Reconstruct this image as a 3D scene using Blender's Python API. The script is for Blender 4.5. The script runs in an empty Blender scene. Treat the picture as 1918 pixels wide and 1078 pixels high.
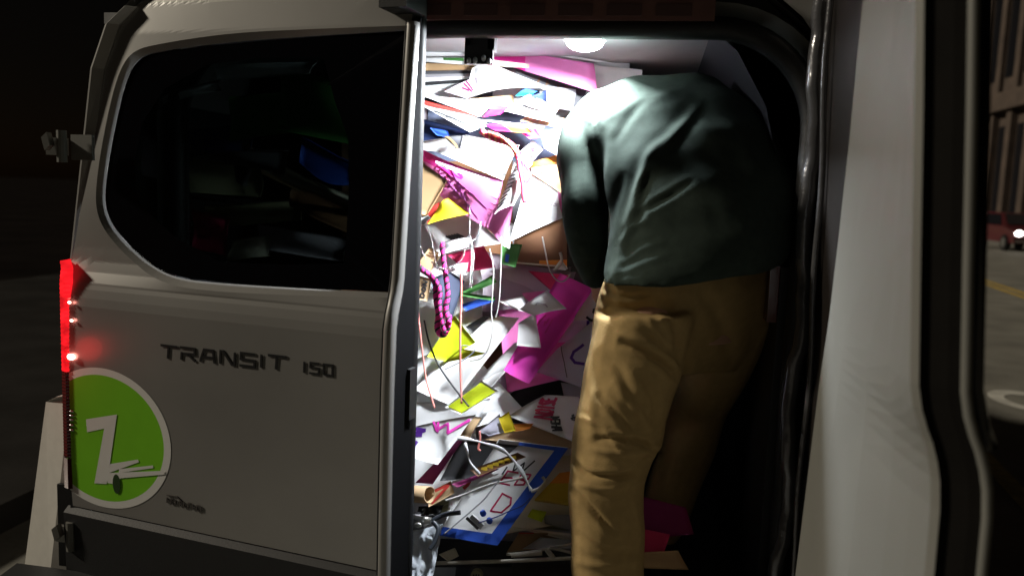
import bpy, bmesh, math, random
import numpy as np
from mathutils import Vector, Matrix, noise as mnoise
random.seed(7)
S = bpy.context.scene
C = S.collection
V = Vector
# ------------------------------------------------------------------ camera
FPX = 1522.0
CX, CD, CZ, YAW, PIT, ROL = .502, 1.725, 1.55, .167, .115, .040
CAM = V((CX, -CD, CZ))
FW = V((-math.sin(YAW)*math.cos(PIT), math.cos(YAW)*math.cos(PIT), -math.sin(PIT)))
_r = V((math.cos(YAW), math.sin(YAW), 0)); _u = _r.cross(FW)
RT = _r*math.cos(ROL) + _u*math.sin(ROL)
UP = _u*math.cos(ROL) - _r*math.sin(ROL)
cd = bpy.data.cameras.new('camera'); cam = bpy.data.objects.new('camera', cd); C.objects.link(cam)
cd.sensor_width = 36; cd.lens = FPX/1918*36; cd.clip_start = .02; cd.clip_end = 600
cd.dof.use_dof = True; cd.dof.focus_distance = 1.85; cd.dof.aperture_fstop = 2.9
cam.matrix_world = Matrix(((RT.x, UP.x, -FW.x, CAM.x), (RT.y, UP.y, -FW.y, CAM.y), (RT.z, UP.z, -FW.z, CAM.z), (0, 0, 0, 1)))
S.camera = cam
# ------------------------------------------------------------------ night sky, street light, exposure
w = bpy.data.worlds.new('World'); S.world = w; w.use_nodes = True
bg = w.node_tree.nodes['Background']
sky = w.node_tree.nodes.new('ShaderNodeTexSky'); sky.sky_type = 'NISHITA'; sky.sun_disc = False
SUN_DIR = V((-.84, -.09, .44)).normalized()          # towards the light
sky.sun_elevation = math.asin(SUN_DIR.z); sky.sun_rotation = math.atan2(SUN_DIR.x, SUN_DIR.y)
tint = w.node_tree.nodes.new('ShaderNodeMix'); tint.data_type = 'RGBA'; tint.inputs[0].default_value = 1
tint.blend_type = 'MULTIPLY'; tint.inputs[7].default_value = (1.0, .62, .42, 1)
w.node_tree.links.new(sky.outputs[0], tint.inputs[6]); w.node_tree.links.new(tint.outputs[2], bg.inputs[0])
bg.inputs[1].default_value = .0005
sd = bpy.data.lights.new('street_light', 'SUN'); sun = bpy.data.objects.new('street_light', sd); C.objects.link(sun)
sd.energy = 2.1; sd.angle = math.radians(4); sd.color = (1, .90, .73)
sun.rotation_euler = SUN_DIR.to_track_quat('Z', 'Y').to_euler()
S.view_settings.view_transform = 'Standard'; S.view_settings.look = 'None'
S.view_settings.exposure = 0; S.view_settings.gamma = 1; S.view_settings.use_curve_mapping = False
S.cycles.max_bounces = 12; S.cycles.diffuse_bounces = 8; S.cycles.transparent_max_bounces = 16
S.cycles.sample_clamp_indirect = 8

# ------------------------------------------------------------------ helpers
def ray(px, py):
    return FW + RT*((px-959)/FPX) - UP*((py-539)/FPX)
def P(px, py, Y):                     # photo point -> point on the plane at depth Y
    d = ray(px, py); return CAM + d*((Y+CD)/d.y)
def G(px, py, z=0.0):                 # photo point -> point on the ground
    d = ray(px, py); return CAM + d*((z-CZ)/d.z)
def toPx(p):
    v = p-CAM; k = v.dot(FW)
    return 959+v.dot(RT)/k*FPX, 539-v.dot(UP)/k*FPX
REG = {0: (0, 0, 1), 1: (760, 40, 4.147), 2: (760, 250, 4.147), 3: (750, 460, 3.592), 4: (740, 700, 3.592), 5: (740, 880, 3.307),
       6: (1030, 120, 2.451), 7: (1040, 480, 1.802)}
def Q(r, x, y):
    a, b, s = REG[r]; return a+x/s, b+y/s

_m = {}
def mat(name, col, rough=.6, metal=0, grain=0, gscale=40, bump=0, bscale=60, coat=0, emit=0, ecol=None, spec=.5):
    if name in _m: return _m[name]
    m = bpy.data.materials.new(name); m.use_nodes = True; n = m.node_tree.nodes; l = m.node_tree.links
    b = n['Principled BSDF']
    b.inputs['Base Color'].default_value = (*col, 1); b.inputs['Roughness'].default_value = rough
    b.inputs['Metallic'].default_value = metal; b.inputs['Coat Weight'].default_value = coat; b.inputs['Specular IOR Level'].default_value = spec
    if emit:
        b.inputs['Emission Color'].default_value = (*(ecol or col), 1); b.inputs['Emission Strength'].default_value = emit
    if grain or bump:
        tc = n.new('ShaderNodeTexCoord')
    if grain:
        t = n.new('ShaderNodeTexNoise'); t.inputs['Scale'].default_value = gscale; t.inputs['Detail'].default_value = 5
        l.new(tc.outputs['Object'], t.inputs['Vector'])
        r = n.new('ShaderNodeMapRange'); r.inputs[1].default_value = .3; r.inputs[2].default_value = .7
        r.inputs[3].default_value = 1-grain; r.inputs[4].default_value = 1+grain*.6
        l.new(t.outputs[0], r.inputs[0])
        x = n.new('ShaderNodeMix'); x.data_type = 'RGBA'; x.blend_type = 'MULTIPLY'; x.inputs[0].default_value = 1
        x.inputs[6].default_value = (*col, 1); l.new(r.outputs[0], x.inputs[7]); l.new(x.outputs[2], b.inputs['Base Color'])
    if bump:
        t2 = n.new('ShaderNodeTexNoise'); t2.inputs['Scale'].default_value = bscale; t2.inputs['Detail'].default_value = 6
        l.new(tc.outputs['Object'], t2.inputs['Vector'])
        bu = n.new('ShaderNodeBump'); bu.inputs['Strength'].default_value = bump; bu.inputs['Distance'].default_value = .01
        l.new(t2.outputs[0], bu.inputs['Height']); l.new(bu.outputs[0], b.inputs['Normal'])
    _m[name] = m; return m

def tag(o, label=None, cat=None, group=None, kind=None):
    if label: o['label'] = label
    if cat: o['category'] = cat
    if group: o['group'] = group
    if kind: o['kind'] = kind
    return o
def empty(name, loc, label=None, cat=None, group=None):
    o = bpy.data.objects.new(name, None); o.empty_display_size = .1; C.objects.link(o); o.location = loc
    return tag(o, label, cat, group)
def mesh(name, vs, fs, m, parent=None, smooth=False, origin=None, mi=None):
    """vs are world points; the object sits at their centre (or origin) and is parented without moving"""
    vs = [V(v) for v in vs]
    if origin is None:
        origin = V((0, 0, 0))
        for v in vs: origin += v
        origin /= max(1, len(vs))
    me = bpy.data.meshes.new(name); me.from_pydata([tuple(v-origin) for v in vs], [], fs)
    for k in (m if isinstance(m, (list, tuple)) else [m]): me.materials.append(k)
    if mi: me.polygons.foreach_set('material_index', mi)
    if smooth: me.polygons.foreach_set('use_smooth', [True]*len(me.polygons))
    me.update()
    o = bpy.data.objects.new(name, me); C.objects.link(o)
    place(o, origin, parent)
    return o
def worldloc(o):
    l = V(o.location)
    while o.parent: o = o.parent; l = l + V(o.location)
    return l
def place(o, origin, parent):
    if parent:
        o.parent = parent; o.location = V(origin)-worldloc(parent)
    else: o.location = origin
class MB:
    def __init__(s): s.v = []; s.f = []; s.mi = []
    def add(s, vs, fs, k=0):
        n = len(s.v); s.v += [V(v) for v in vs]; s.f += [tuple(i+n for i in f) for f in fs]; s.mi += [k]*len(fs)
    def box(s, a, b, k=0):
        a = V(a); b = V(b)
        vs = [(x, y, z) for x in (a.x, b.x) for y in (a.y, b.y) for z in (a.z, b.z)]
        s.add(vs, [(0, 1, 3, 2), (4, 6, 7, 5), (0, 4, 5, 1), (2, 3, 7, 6), (0, 2, 6, 4), (1, 5, 7, 3)], k)
    def obox(s, c, ex, ey, ez, k=0):    # centre and three half-axes
        c = V(c); vs = [c+ex*i+ey*j+ez*h for i in (-1, 1) for j in (-1, 1) for h in (-1, 1)]
        s.add(vs, [(0, 1, 3, 2), (4, 6, 7, 5), (0, 4, 5, 1), (2, 3, 7, 6), (0, 2, 6, 4), (1, 5, 7, 3)], k)
    def tube(s, pts, r, n=8, k=0, cap=True, flat=1.0, ref=None):
        pts = [V(p) for p in pts]; rr = r if isinstance(r, (list, tuple)) else [r]*len(pts)
        rings = []; prev = None
        for i, p in enumerate(pts):
            t = (pts[min(i+1, len(pts)-1)]-pts[max(i-1, 0)]).normalized()
            a = ref if ref is not None else (prev if prev is not None else V((0, 0, 1)) if abs(t.z) < .9 else V((1, 0, 0)))
            a = (a - t*a.dot(t)).normalized(); b = t.cross(a); prev = a
            rings.append([p+(a*math.cos(2*math.pi*j/n)*flat+b*math.sin(2*math.pi*j/n))*rr[i] for j in range(n)])
        vs = [v for r_ in rings for v in r_]
        fs = [(i*n+j, i*n+(j+1) % n, (i+1)*n+(j+1) % n, (i+1)*n+j) for i in range(len(pts)-1) for j in range(n)]
        if cap: fs += [tuple(range(n))[::-1], tuple((len(pts)-1)*n+j for j in range(n))]
        s.add(vs, fs, k)
    def ball(s, c, r, nu=8, nv=6, k=0, sc=(1, 1, 1)):
        c = V(c); vs = [c+V((0, 0, r*sc[2]))]; fs = []
        for i in range(1, nv):
            th = math.pi*i/nv
            for j in range(nu):
                ph = 2*math.pi*j/nu
                vs.append(c+V((r*sc[0]*math.sin(th)*math.cos(ph), r*sc[1]*math.sin(th)*math.sin(ph), r*sc[2]*math.cos(th))))
        vs.append(c-V((0, 0, r*sc[2])))
        for j in range(nu): fs.append((0, 1+j, 1+(j+1) % nu))
        for i in range(nv-2):
            for j in range(nu):
                a = 1+i*nu; fs.append((a+j, a+nu+j, a+nu+(j+1) % nu, a+(j+1) % nu))
        a = 1+(nv-2)*nu
        for j in range(nu): fs.append((a+j, len(vs)-1, a+(j+1) % nu))
        s.add(vs, fs, k)
    def build(s, name, m, parent=None, smooth=False, origin=None):
        return mesh(name, s.v, s.f, m, parent, smooth, origin, s.mi)
def smoothpath(pts, k=6):               # Catmull-Rom through points
    pts = [V(p) for p in pts]; out = []
    for i in range(len(pts)-1):
        a = pts[max(i-1, 0)]; b = pts[i]; c = pts[i+1]; d = pts[min(i+2, len(pts)-1)]
        for j in range(k):
            t = j/k
            out.append(.5*((2*b)+(c-a)*t+(2*a-5*b+4*c-d)*t*t+(3*b-a-3*c+d)*t**3))
    out.append(pts[-1]); return out
def lerp(tab, x):
    if x <= tab[0][0]: return tab[0][1]
    for (a, b), (c, d) in zip(tab, tab[1:]):
        if x <= c: return b+(d-b)*(x-a)/(c-a)
    return tab[-1][1]

# ------------------------------------------------------------------ materials
PAINT = mat('silver_paint', (.33, .32, .305), .34, .4, grain=.12, gscale=2.2, coat=.3)
JAMB = mat('inner_door_paint', (.165, .163, .146), .5, .05, grain=.06, gscale=5)
CHAN = mat('jamb_channel', (.010, .007, .0055), .45, .1, grain=.2, gscale=12)  # painted metal, the recess's shade put into its near-black brown
RUBBER = mat('black_rubber', (.006, .006, .0065), .55, bump=.1, bscale=90)
GLOSSRUB = mat('wrinkled_weatherstrip', (.16, .16, .17), .22, .6, bump=.3, bscale=30)
PLASTIC = mat('black_plastic', (.006, .006, .0065), .6, bump=.05, bscale=200)
CHROME = mat('worn_steel', (.6, .6, .58), .3, .9, grain=.15)
HEADL = mat('light_headliner', (.52, .52, .54), .7, grain=.05)
TRIMD = mat('dark_interior_trim', (.012, .012, .014), .6, grain=.3, gscale=9)
TRIML = mat('grey_wall_panel', (.035, .034, .042), .55, grain=.15, gscale=9)
FRIT = mat('black_frit_glass', (.003, .003, .004), .04)
HEADER = mat('brown_header', (.20, .10, .085), .4, grain=.2, gscale=15)
LETTER = mat('dark_chrome_letters', (.05, .05, .052), .35, .6)
WHITEVINYL = mat('white_vinyl', (.75, .75, .72), .45)
GREENVINYL = mat('green_vinyl', (.21, .60, .02), .4, grain=.08, gscale=8)
BROWNSPOT = mat('dark_olive_print', (.03, .06, .02), .4)
REDLIT = mat('lit_red_lens', (.4, .006, .008), .15, emit=.8, ecol=(1, .012, .02))
_n = REDLIT.node_tree.nodes; _l = REDLIT.node_tree.links      # the lens prisms catch the bulbs unevenly
_tc = _n.new('ShaderNodeTexCoord'); _mp = _n.new('ShaderNodeMapping'); _mp.inputs['Scale'].default_value = (26, 10, 34); _tx = _n.new('ShaderNodeTexNoise'); _tx.inputs['Scale'].default_value = 1.0
_mr = _n.new('ShaderNodeMapRange'); _mr.inputs[1].default_value = .35; _mr.inputs[2].default_value = .7; _mr.inputs[3].default_value = .5; _mr.inputs[4].default_value = 1.5
_l.new(_tc.outputs['Object'], _mp.inputs['Vector']); _l.new(_mp.outputs[0], _tx.inputs['Vector']); _l.new(_tx.outputs[0], _mr.inputs[0]); _l.new(_mr.outputs[0], _n['Principled BSDF'].inputs['Emission Strength'])
REDHOT = mat('bulb_through_lens', (1, .3, .25), .3, emit=9, ecol=(1, .32, .26))
REDDARK = mat('dark_red_lens', (.09, .012, .012), .15)
CLEARL = mat('clear_ribbed_lens', (.35, .2, .18), .15, .2)
def tinted():
    m = bpy.data.materials.new('tinted_glass'); m.use_nodes = True; n = m.node_tree.nodes; l = m.node_tree.links
    out = n['Material Output']; n.remove(n['Principled BSDF'])
    t = n.new('ShaderNodeBsdfTransparent'); t.inputs[0].default_value = (.012, .016, .015, 1)
    g = n.new('ShaderNodeBsdfGlossy'); g.inputs['Roughness'].default_value = .03
    f = n.new('ShaderNodeFresnel'); f.inputs[0].default_value = 1.45
    x = n.new('ShaderNodeMixShader'); l.new(f.outputs[0], x.inputs[0]); l.new(t.outputs[0], x.inputs[1]); l.new(g.outputs[0], x.inputs[2])
    l.new(x.outputs[0], out.inputs['Surface']); return m
TINT = tinted()
# ------------------------------------------------------------------ the street
ASPH = mat('worn_asphalt', (.21, .20, .17), .8, grain=.35, gscale=1.3, bump=.35, bscale=25)
def sheetbox(name, x0, x1, y0, y1, z, m, kind='structure'):
    return tag(mesh(name, [(x0, y0, z), (x1, y0, z), (x1, y1, z), (x0, y1, z)], [(0, 1, 2, 3)], m), kind=kind)
sheetbox('ground', -300, 300, -200, 500, -.15, mat('dark_ground', (.012, .01, .009), 1, spec=0, grain=.3, gscale=.5))
sheetbox('road', -2.2, 20.0, -60, 260, 0, ASPH)
def slab(name, x0, x1, y0, y1, z0, z1, m):
    b = MB(); b.box((x0, y0, z0), (x1, y1, z1)); return tag(b.build(name, m), kind='structure')
PAVE = mat('pavement_concrete', (.03, .028, .026), 1, spec=0, grain=.25, gscale=2, bump=.2, bscale=30)
slab('pavement', -8, -2.2, -60, 260, -.14, .13, PAVE)
slab('pavement', 20.0, 23.6, -60, 260, -.14, .13, PAVE)
YEL = mat('yellow_road_paint', (.62, .40, .03), .7, grain=.35, gscale=6)
WRP = mat('white_road_paint', (.6, .58, .52), .7, grain=.3, gscale=6)
# double yellow centre line, along the street
g0 = G(1838, 526); g1 = G(1918, 553); dl = (g0-g1).normalized(); nl = V((-dl.y, dl.x, 0))
for k in (-1, 1):
    c0 = g1-dl*40+nl*.13*k; c1 = g1+dl*120+nl*.13*k
    tag(mesh('painted_line', [c0-nl*.055+V((0, 0, .004)), c0+nl*.055+V((0, 0, .004)), c1+nl*.055+V((0, 0, .004)), c1-nl*.055+V((0, 0, .004))], [(0, 1, 2, 3)], YEL), kind='structure')
# faded lane line nearer the van
a = G(1850, 862); b_ = G(1930, 948); dl2 = (a-b_).normalized(); n2 = V((-dl2.y, dl2.x, 0))
a2 = b_+dl2*1.25; b2 = b_-dl2*4
tag(mesh('faded_lane_line', [a2-n2*.06+V((0, 0, .004)), a2+n2*.06+V((0, 0, .004)), b2+n2*.06+V((0, 0, .004)), b2-n2*.06+V((0, 0, .004))], [(0, 1, 2, 3)], mat('faded_yellow_paint', (.5, .40, .10), .8, grain=.5, gscale=9)), kind='structure')
# white oval road marking (ring)
cc = G(1930, 752); rb = MB(); vs = []; n = 40
for i in range(n):
    t = 2*math.pi*i/n; e1 = V((math.cos(t), math.sin(t)*1.35, 0))
    vs += [cc+e1*.30+V((0, 0, .004)), cc+e1*.18+V((0, 0, .004))]
rb.add(vs, [(2*i, 2*i+1, (2*i+3) % (2*n), (2*i+2) % (2*n)) for i in range(n)])
tag(rb.build('white_road_ring', WRP), kind='structure')
# ------------------------------------------------------------------ building across the street
STONE = mat('brown_stone', (.075, .053, .040), .85, grain=.3, gscale=.8)
DKGL = mat('dark_window_glass', (.01, .01, .012), .08)
bld = empty('street_building', (24, 60, 0), 'dark brown stone building with tall pilasters and a ledge across the street', 'building')
b = MB(); b.box((24.4, 12, .13), (40, 150, 30)); b.build('wall', STONE, bld)
b = MB(); b.box((23.6, 12, 8.6), (24.4, 150, 9.5)); b.box((23.8, 12, 9.5), (24.4, 150, 9.9)); b.build('ledge', STONE, bld)
for i in range(0, 46):
    y = 14+i*3
    b = MB(); b.box((23.95, y, .13), (24.4, y+.8, 8.6)); b.box((24.1, y, 9.9), (24.4, y+.8, 29)); b.build('pilaster', STONE, bld)
    if 6 < i < 34:
        b = MB(); b.box((24.34, y+1.0, 1.0), (24.42, y+2.8, 7.6)); b.build('window', DKGL, bld)
        b = MB(); b.box((24.34, y+1.0, 11), (24.42, y+2.8, 18)); b.build('window', DKGL, bld)
b = MB(); b.box((23.7, 51.4, 4.2), (24.2, 53.6, 5.6))
b.build('lit_shop_sign', mat('amber_lit_sign', (.5, .22, .08), .6, emit=.35, ecol=(1, .36, .12)), bld)
# ------------------------------------------------------------------ parked cars across the street
def car(x, y, label, paint):
    root = empty('parked_car', (x, y, 0), label, 'car', 'cars parked across the street')
    o = V((x, y, 0))
    prof = [(-2.2, .35), (-2.25, .62), (-2.1, .86), (-1.1, 1.02), (-.35, 1.58), (1.3, 1.62), (2.05, 1.05), (2.25, .95), (2.25, .35)]   # along the car, front is -y
    b = MB(); hw = [(.84, 0), (.9, 0), (.9, 0), (.88, 0), (.68, 0), (.68, 0), (.86, 0), (.86, 0), (.86, 0)]
    n = len(prof)
    vs = [o+V((s*hw[i][0], p[0], p[1])) for s in (-1, 1) for i, p in enumerate(prof)]
    fs = [(i, (i+1) % n, n+(i+1) % n, n+i) for i in range(n)]+[tuple(range(n))[::-1], tuple(range(n, 2*n))]
    b.add(vs, fs); body = b.build('body', paint, root)
    b = MB(); b.add([o+V((-.70, -1.02, 1.09)), o+V((.70, -1.02, 1.09)), o+V((.60, -.42, 1.54)), o+V((-.60, -.42, 1.54))], [(0, 1, 2, 3)])
    q = MB(); q.add([v+V((0, -.03, .02)) for v in b.v], [(0, 1, 2, 3)]); q.build('windscreen', DKGL, root)
    for s in (-1, 1):
        q = MB(); q.add([o+V((s*.895, -.95, 1.06)), o+V((s*.885, 1.7, 1.1)), o+V((s*.715, 1.15, 1.55)), o+V((s*.715, -.35, 1.53))], [(0, 1, 2, 3)]); q.build('side_window', DKGL, root)
        q = MB(); q.ball(o+V((s*.68, -2.2, .76)), .13, 10, 6, sc=(1.25, .5, .8)); q.build('headlight', mat('headlight_glass', (.9, .9, .85), .1, emit=14, ecol=(1, .96, .9)), root, True)
        for yy in (-1.35, 1.4):
            q = MB(); q.tube([o+V((s*.72, yy, .34)), o+V((s*.92, yy, .34))], .34, 18); wh = q.build('wheel', RUBBER, root)
            q = MB(); q.tube([o+V((s*.915, yy, .34)), o+V((s*.935, yy, .34))], .2, 14); q.build('rim', CHROME, wh)
    q = MB(); q.box(o+V((-.5, -2.29, .58)), o+V((.5, -2.2, .70)));
    q.box(o+V((-.8, -2.30, .40)), o+V((.8, -2.2, .47))); q.build('grille', CHROME, root)
    q = MB(); q.box(o+V((-.26, -2.315, .48)), o+V((.26, -2.3, .58))); q.build('number_plate', mat('plate_white', (.7, .7, .68), .5), root)
for k_, yy in enumerate((47.2, 50.2, 53.2, 59.2, 62.2)):
    b = MB(); b.box((24.30, yy, .9), (24.36, yy+1.5, 3.4)); b.build('lit_shop_window', mat('warm_lit_glass', (.4, .25, .15), .4, emit=.22, ecol=(1, .6, .36)), bld)
p1 = P(1896, 462, 37); p0 = P(1866, 452, 52)
car(p1.x, p1.y, 'dark red parked car with bright headlight, nearer of the two beyond the open door', mat('dark_red_paint', (.10, .016, .02), .3, .2, coat=.5))
car(p0.x, p0.y, 'grey parked car farther off, half hidden behind the open van door', mat('grey_car_paint', (.3, .3, .32), .3, .4, coat=.5))

# ------------------------------------------------------------------ the van
van = empty('cargo_van', (-.02, 2.2, 0), 'silver van seen from behind at night, rear doors open and crammed with signs', 'van')
def part(b, name, m, parent=van, smooth=False): return b.build(name, m, parent, smooth)
# body shell: two sides, roof, front, with tumblehome
SECT = [(.90, .35), (.905, .8), (.895, 1.28), (.878, 1.36), (.815, 1.80), (.775, 1.90), (.69, 1.97), (.57, 2.02), (.4, 2.07)]
def bodyx(z): return lerp([(a_[1], a_[0]) for a_ in SECT], z)
XO = .01
b = MB(); ys = [-.03, .02, 4.4]
L = [(-x, z) for x, z in SECT]+[(x, z) for x, z in SECT[::-1]]
for (x0, z0), (x1, z1) in zip(L, L[1:]):
    b.add([(x0+XO, .012, z0), (x1+XO, .012, z1), (x1+XO, 4.4, z1), (x0+XO, 4.4, z0)], [(0, 1, 2, 3)])
b.add([(x+XO, 4.4, z) for x, z in L], [tuple(range(len(L)))])
body = part(b, 'body_shell', PAINT)
b = MB(); b.add([(-.99+XO, 4.4, .35), (.99+XO, 4.4, .35), (.95+XO, 5.5, .45), (-.95+XO, 5.5, .45), (-.96+XO, 4.4, 1.3), (.96+XO, 4.4, 1.3), (.9+XO, 5.4, 1.05), (-.9+XO, 5.4, 1.05)],
      [(0, 1, 2, 3), (4, 7, 6, 5), (0, 4, 5, 1), (2, 6, 7, 3), (1, 5, 6, 2), (0, 3, 7, 4)]); part(b, 'bonnet', PAINT)
for sx in (-1, 1):
    for yy in (.95, 4.3):
        b = MB(); b.tube([(sx*.74+XO, yy, .35), (sx*1.0+XO, yy, .35)], .35, 24); wh = part(b, 'wheel', RUBBER)
        b = MB(); b.tube([(sx*.99+XO, yy, .35), (sx*1.012+XO, yy, .35)], .21, 18); part(b, 'rim', CHROME, wh)
    b = MB(); b.box((sx*1.0+XO-.006, .5, 1.38), (sx*.96+XO+.006, 3.9, 1.8)); 
# rear frame: rounded opening with seal, flange, channel and outer edge
X0, X1, Z0, ZT, RC = -.64, .795, .56, 1.885, .19
def opening(off, n=10, zb=Z0):
    """open path from bottom left, up, over the rounded top corners and down the right side"""
    x0, x1, zt, r = X0-off, X1+off, ZT+off, RC+off
    pts = [(x0, zb), (x0, .9), (x0, 1.3)]
    for i in range(n+1):
        t = math.pi-(math.pi/2)*i/n; pts.append((x0+r+r*math.cos(t), zt-r+r*math.sin(t)))
    for i in range(1, 6): pts.append((x0+r+(x1-x0-2*r)*i/6, zt))
    for i in range(n+1):
        t = math.pi/2-(math.pi/2)*i/n; pts.append((x1-r+r*math.cos(t), zt-r+r*math.sin(t)))
    pts += [(x1, 1.3), (x1, .9), (x1, zb)]
    return pts
def fy(x): return lerp([(-.35, .115), (-.02, .0)], x)
def band(name, o1, y1, o2, y2, m, smooth=True, zb=Z0):
    A = opening(o1, zb=zb); B = opening(o2, zb=zb); b = MB(); n = len(A)
    b.add([(x, y1+fy(x), z) for x, z in A]+[(x, y2+fy(x), z) for x, z in B], [(i, i+1, n+i+1, n+i) for i in range(n-1)])
    return part(b, name, m, van, smooth)
seal = MB(); seal.tube([(x, fy(x), z) for x, z in opening(.012)], .024, 10); part(seal, 'door_seal', RUBBER, van, True)
seal2 = MB(); seal2.tube([(x, .02+fy(x), z) for x, z in opening(.004)], .012, 8); part(seal2, 'seal_lip', mat('satin_seal_lip', (.03, .03, .032), .35), van, True)
band('opening_flange', .03, .036, .062, -.004, JAMB)
band('jamb_wall', .062, -.004, .066, .07, CHAN); band('jamb_channel', .066, .07, .115, .06, CHAN)
band('jamb_edge', .115, .06, .122, -.025, JAMB)
# fill between the outer edge of the frame and the body shell
A = opening(.122, zb=.5); b = MB(); vs = []; fs = []
for (x, z) in A:
    vs.append((x, -.025+fy(x), z))
    if z > 1.86 and -.6 < x < .6: vs.append((x, -.018+fy(x)*.6, 2.06))
    else:
        zz = min(z, 2.0); vs.append(((1 if x > 0 else -1)*(bodyx(zz)+.001)+XO, -.018+.06*(x < 0), zz if z < 1.9 else z))
n = len(A); b.add(vs, [(2*i, 2*i+1, 2*i+3, 2*i+2) for i in range(n-1)]); part(b, 'rear_frame', PAINT)
# header: brown strip with slots above the opening
zc = P(1000, 34, .0).z
hd = MB(); hd.box((-.04, -.03, 1.905), (.60, .02, 1.945)); hdr = part(hd, 'header_trim', HEADER)
dk = MB(); dk.box((-.04, -.05, 1.947), (.56, .02, 2.03)); part(dk, 'header_black_strip', mat('black_header_cover', (.012, .012, .013), .6))  # plain black strip above the brown header
for k in range(6):
    x = -.005+k*.098
    s_ = MB(); s_.box((x, -.034, 1.913), (x+.07, -.0295, 1.936)); part(s_, 'header_slot', mat('slot_dark', (.10, .05, .045), .6), hdr)
# interior: ceiling, floor, side walls, bulkhead
b = MB(); b.box((-.78, .03, 1.905), (.66, 3.0, 1.93)); part(b, 'ceiling_liner', HEADL)
b = MB()
for (px, py) in ((985, 77), (1180, 79), (1020, 88)):
    c = P(px, py, .09); c.z = 1.9035
    b.add([c+V((math.cos(t*.5236)*.013, math.sin(t*.5236)*.013, 0)) for t in range(12)], [tuple(range(12))])
part(b, 'ceiling_hole', TRIMD)
b = MB(); b.box((-.8, .0, .52), (.8, 3.0, Z0)); part(b, 'cargo_floor', mat('grey_floor_mat', (.06, .06, .065), .8, grain=.3, gscale=20, bump=.3))
b = MB(); b.box((-.79, .16, Z0), (-.76, 3.0, 1.75)); part(b, 'side_wall_trim', TRIMD)
b = MB(); b.box((.775, .05, Z0), (.83, 3.0, 1.42)); part(b, 'side_wall_trim', TRIMD)
b = MB(); vs = []
wl = [(.775, 1.42), (.76, 1.6), (.72, 1.75), (.655, 1.86), (.60, 1.906)]
for y in (.05, .25, .5, 1.0, 3.0): vs += [(x, y, z) for x, z in wl]
b.add(vs, [(i*5+j, i*5+j+1, i*5+j+6, i*5+j+5) for i in range(4) for j in range(4)]); part(b, 'upper_wall_panel', TRIML, van, True)
for y in ():                     # ribs on the upper wall
    b = MB(); b.tube([(x-.002, y+.02*i, z-.002) for i, (x, z) in enumerate(wl)], .007, 8); part(b, 'wall_rib', TRIML, van, True)
b = MB(); b.box((-.8, 2.95, Z0), (.78, 3.0, 1.9)); part(b, 'bulkhead', TRIMD)
b = MB(); b.box((.755, .06, 1.30), (.775, .12, 1.42)); part(b, 'jamb_red_reflection', REDDARK)  # added red block standing for a reddish reflection on the jamb
# black hanging latch plate with bolts
c0 = P(872, 74, .035); c1 = P(923, 121, .035)
b = MB(); b.box((c0.x, .03, c1.z), (c1.x, .045, 1.9)); b.box((c0.x, .03, c1.z+.04), (c0.x+.012, .075, 1.9)); b.box((c1.x-.012, .03, c1.z+.03), (c1.x, .075, 1.9))
lp = part(b, 'latch_plate', mat('latch_black', (.02, .018, .02), .4))
for px, py in ((906, 109), (916, 115), (890, 113), (878, 114)):
    c = P(px, py, .028); q = MB(); q.ball(c, .0055, 8, 6, sc=(1, .6, 1.3)); part(q, 'bolt', CHROME, lp, True)
# ceiling lamp
lc = P(1095, 88, .12); lc.z = 1.886
b = MB(); b.tube([lc+V((0, 0, .016)), lc+V((0, 0, .006))], .047, 20); lampbase = part(b, 'dome_lamp', mat('lamp_bezel', (.6, .6, .6), .4))
b = MB(); b.ball(lc+V((0, 0, .002)), .042, 18, 8, sc=(1, 1, .45)); part(b, 'lamp_lens', mat('lamp_glow', (1, 1, 1), .4, emit=45, ecol=(.9, .96, 1)), lampbase, True)
ld = bpy.data.lights.new('lamp_bulb', 'AREA'); lo = bpy.data.objects.new('lamp_bulb', ld); C.objects.link(lo)
ld.shape = 'DISK'; ld.size = .09; ld.energy = 34; ld.spread = math.radians(170); ld.color = (.88, .94, 1); place(lo, lc-V((0, 0, .026)), lampbase); lo.rotation_euler = V((.30, -.02, .95)).to_track_quat('Z', 'Y').to_euler()

# ------------------------------------------------------------------ rear doors
OUT = [(.50, .026), (.76, .0335), (.84, .0345), (.862, .035), (1.10, .036), (1.25, .034), (1.28, .030), (1.305, .023), (1.33, .012), (1.355, .004), (1.385, .0), (1.6, -.015), (1.88, -.038), (1.945, -.048), (2.03, -.075)]
def dout(z): return lerp(OUT, z)
def dleft(z): return lerp([(.5, .0), (1.36, .0), (1.8, .07), (1.9, .11), (1.96, .18), (2.0, .25), (2.03, .34)], z)
WD = .859
class Door:
    def __init__(s, hinge, ang): s.h = V(hinge); s.e = V((math.cos(ang), -math.sin(ang), 0)); s.n = V((-math.sin(ang), -math.cos(ang), 0))
    def __call__(s, u, z, o=0): return s.h+s.e*u+s.n*o+V((0, 0, z))
    def px(s, px, py, o=0):           # photo point -> (u, z) on the door's mean plane
        d = ray(px, py); t = ((s.h+s.n*o)-CAM).dot(s.n)/d.dot(s.n); p = CAM+d*t
        return (p-s.h).dot(s.e), p.z
LD = Door((-.85, 0, 0), .168)
door = empty('rear_door', LD(0, 1.2)); door.parent = van; door.location = LD(0, 1.2)-V(van.location)
door['label'] = 'left rear door, nearly closed, with tinted window and green round decal'
def dsurf(d, u, z, o=0): return d(u, z, dout(z)+o)
wpx = [(757, 51), (757, 51), (757, 51), (735, 546), (735, 546), (735, 546), (620, 541), (500, 534), (400, 527), (345, 520), (300, 503), (255, 470), (220, 435), (201, 405), (193, 372), (195, 320), (204, 240), (217, 160), (230, 122), (247, 102), (275, 92), (420, 73), (600, 60)]
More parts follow.
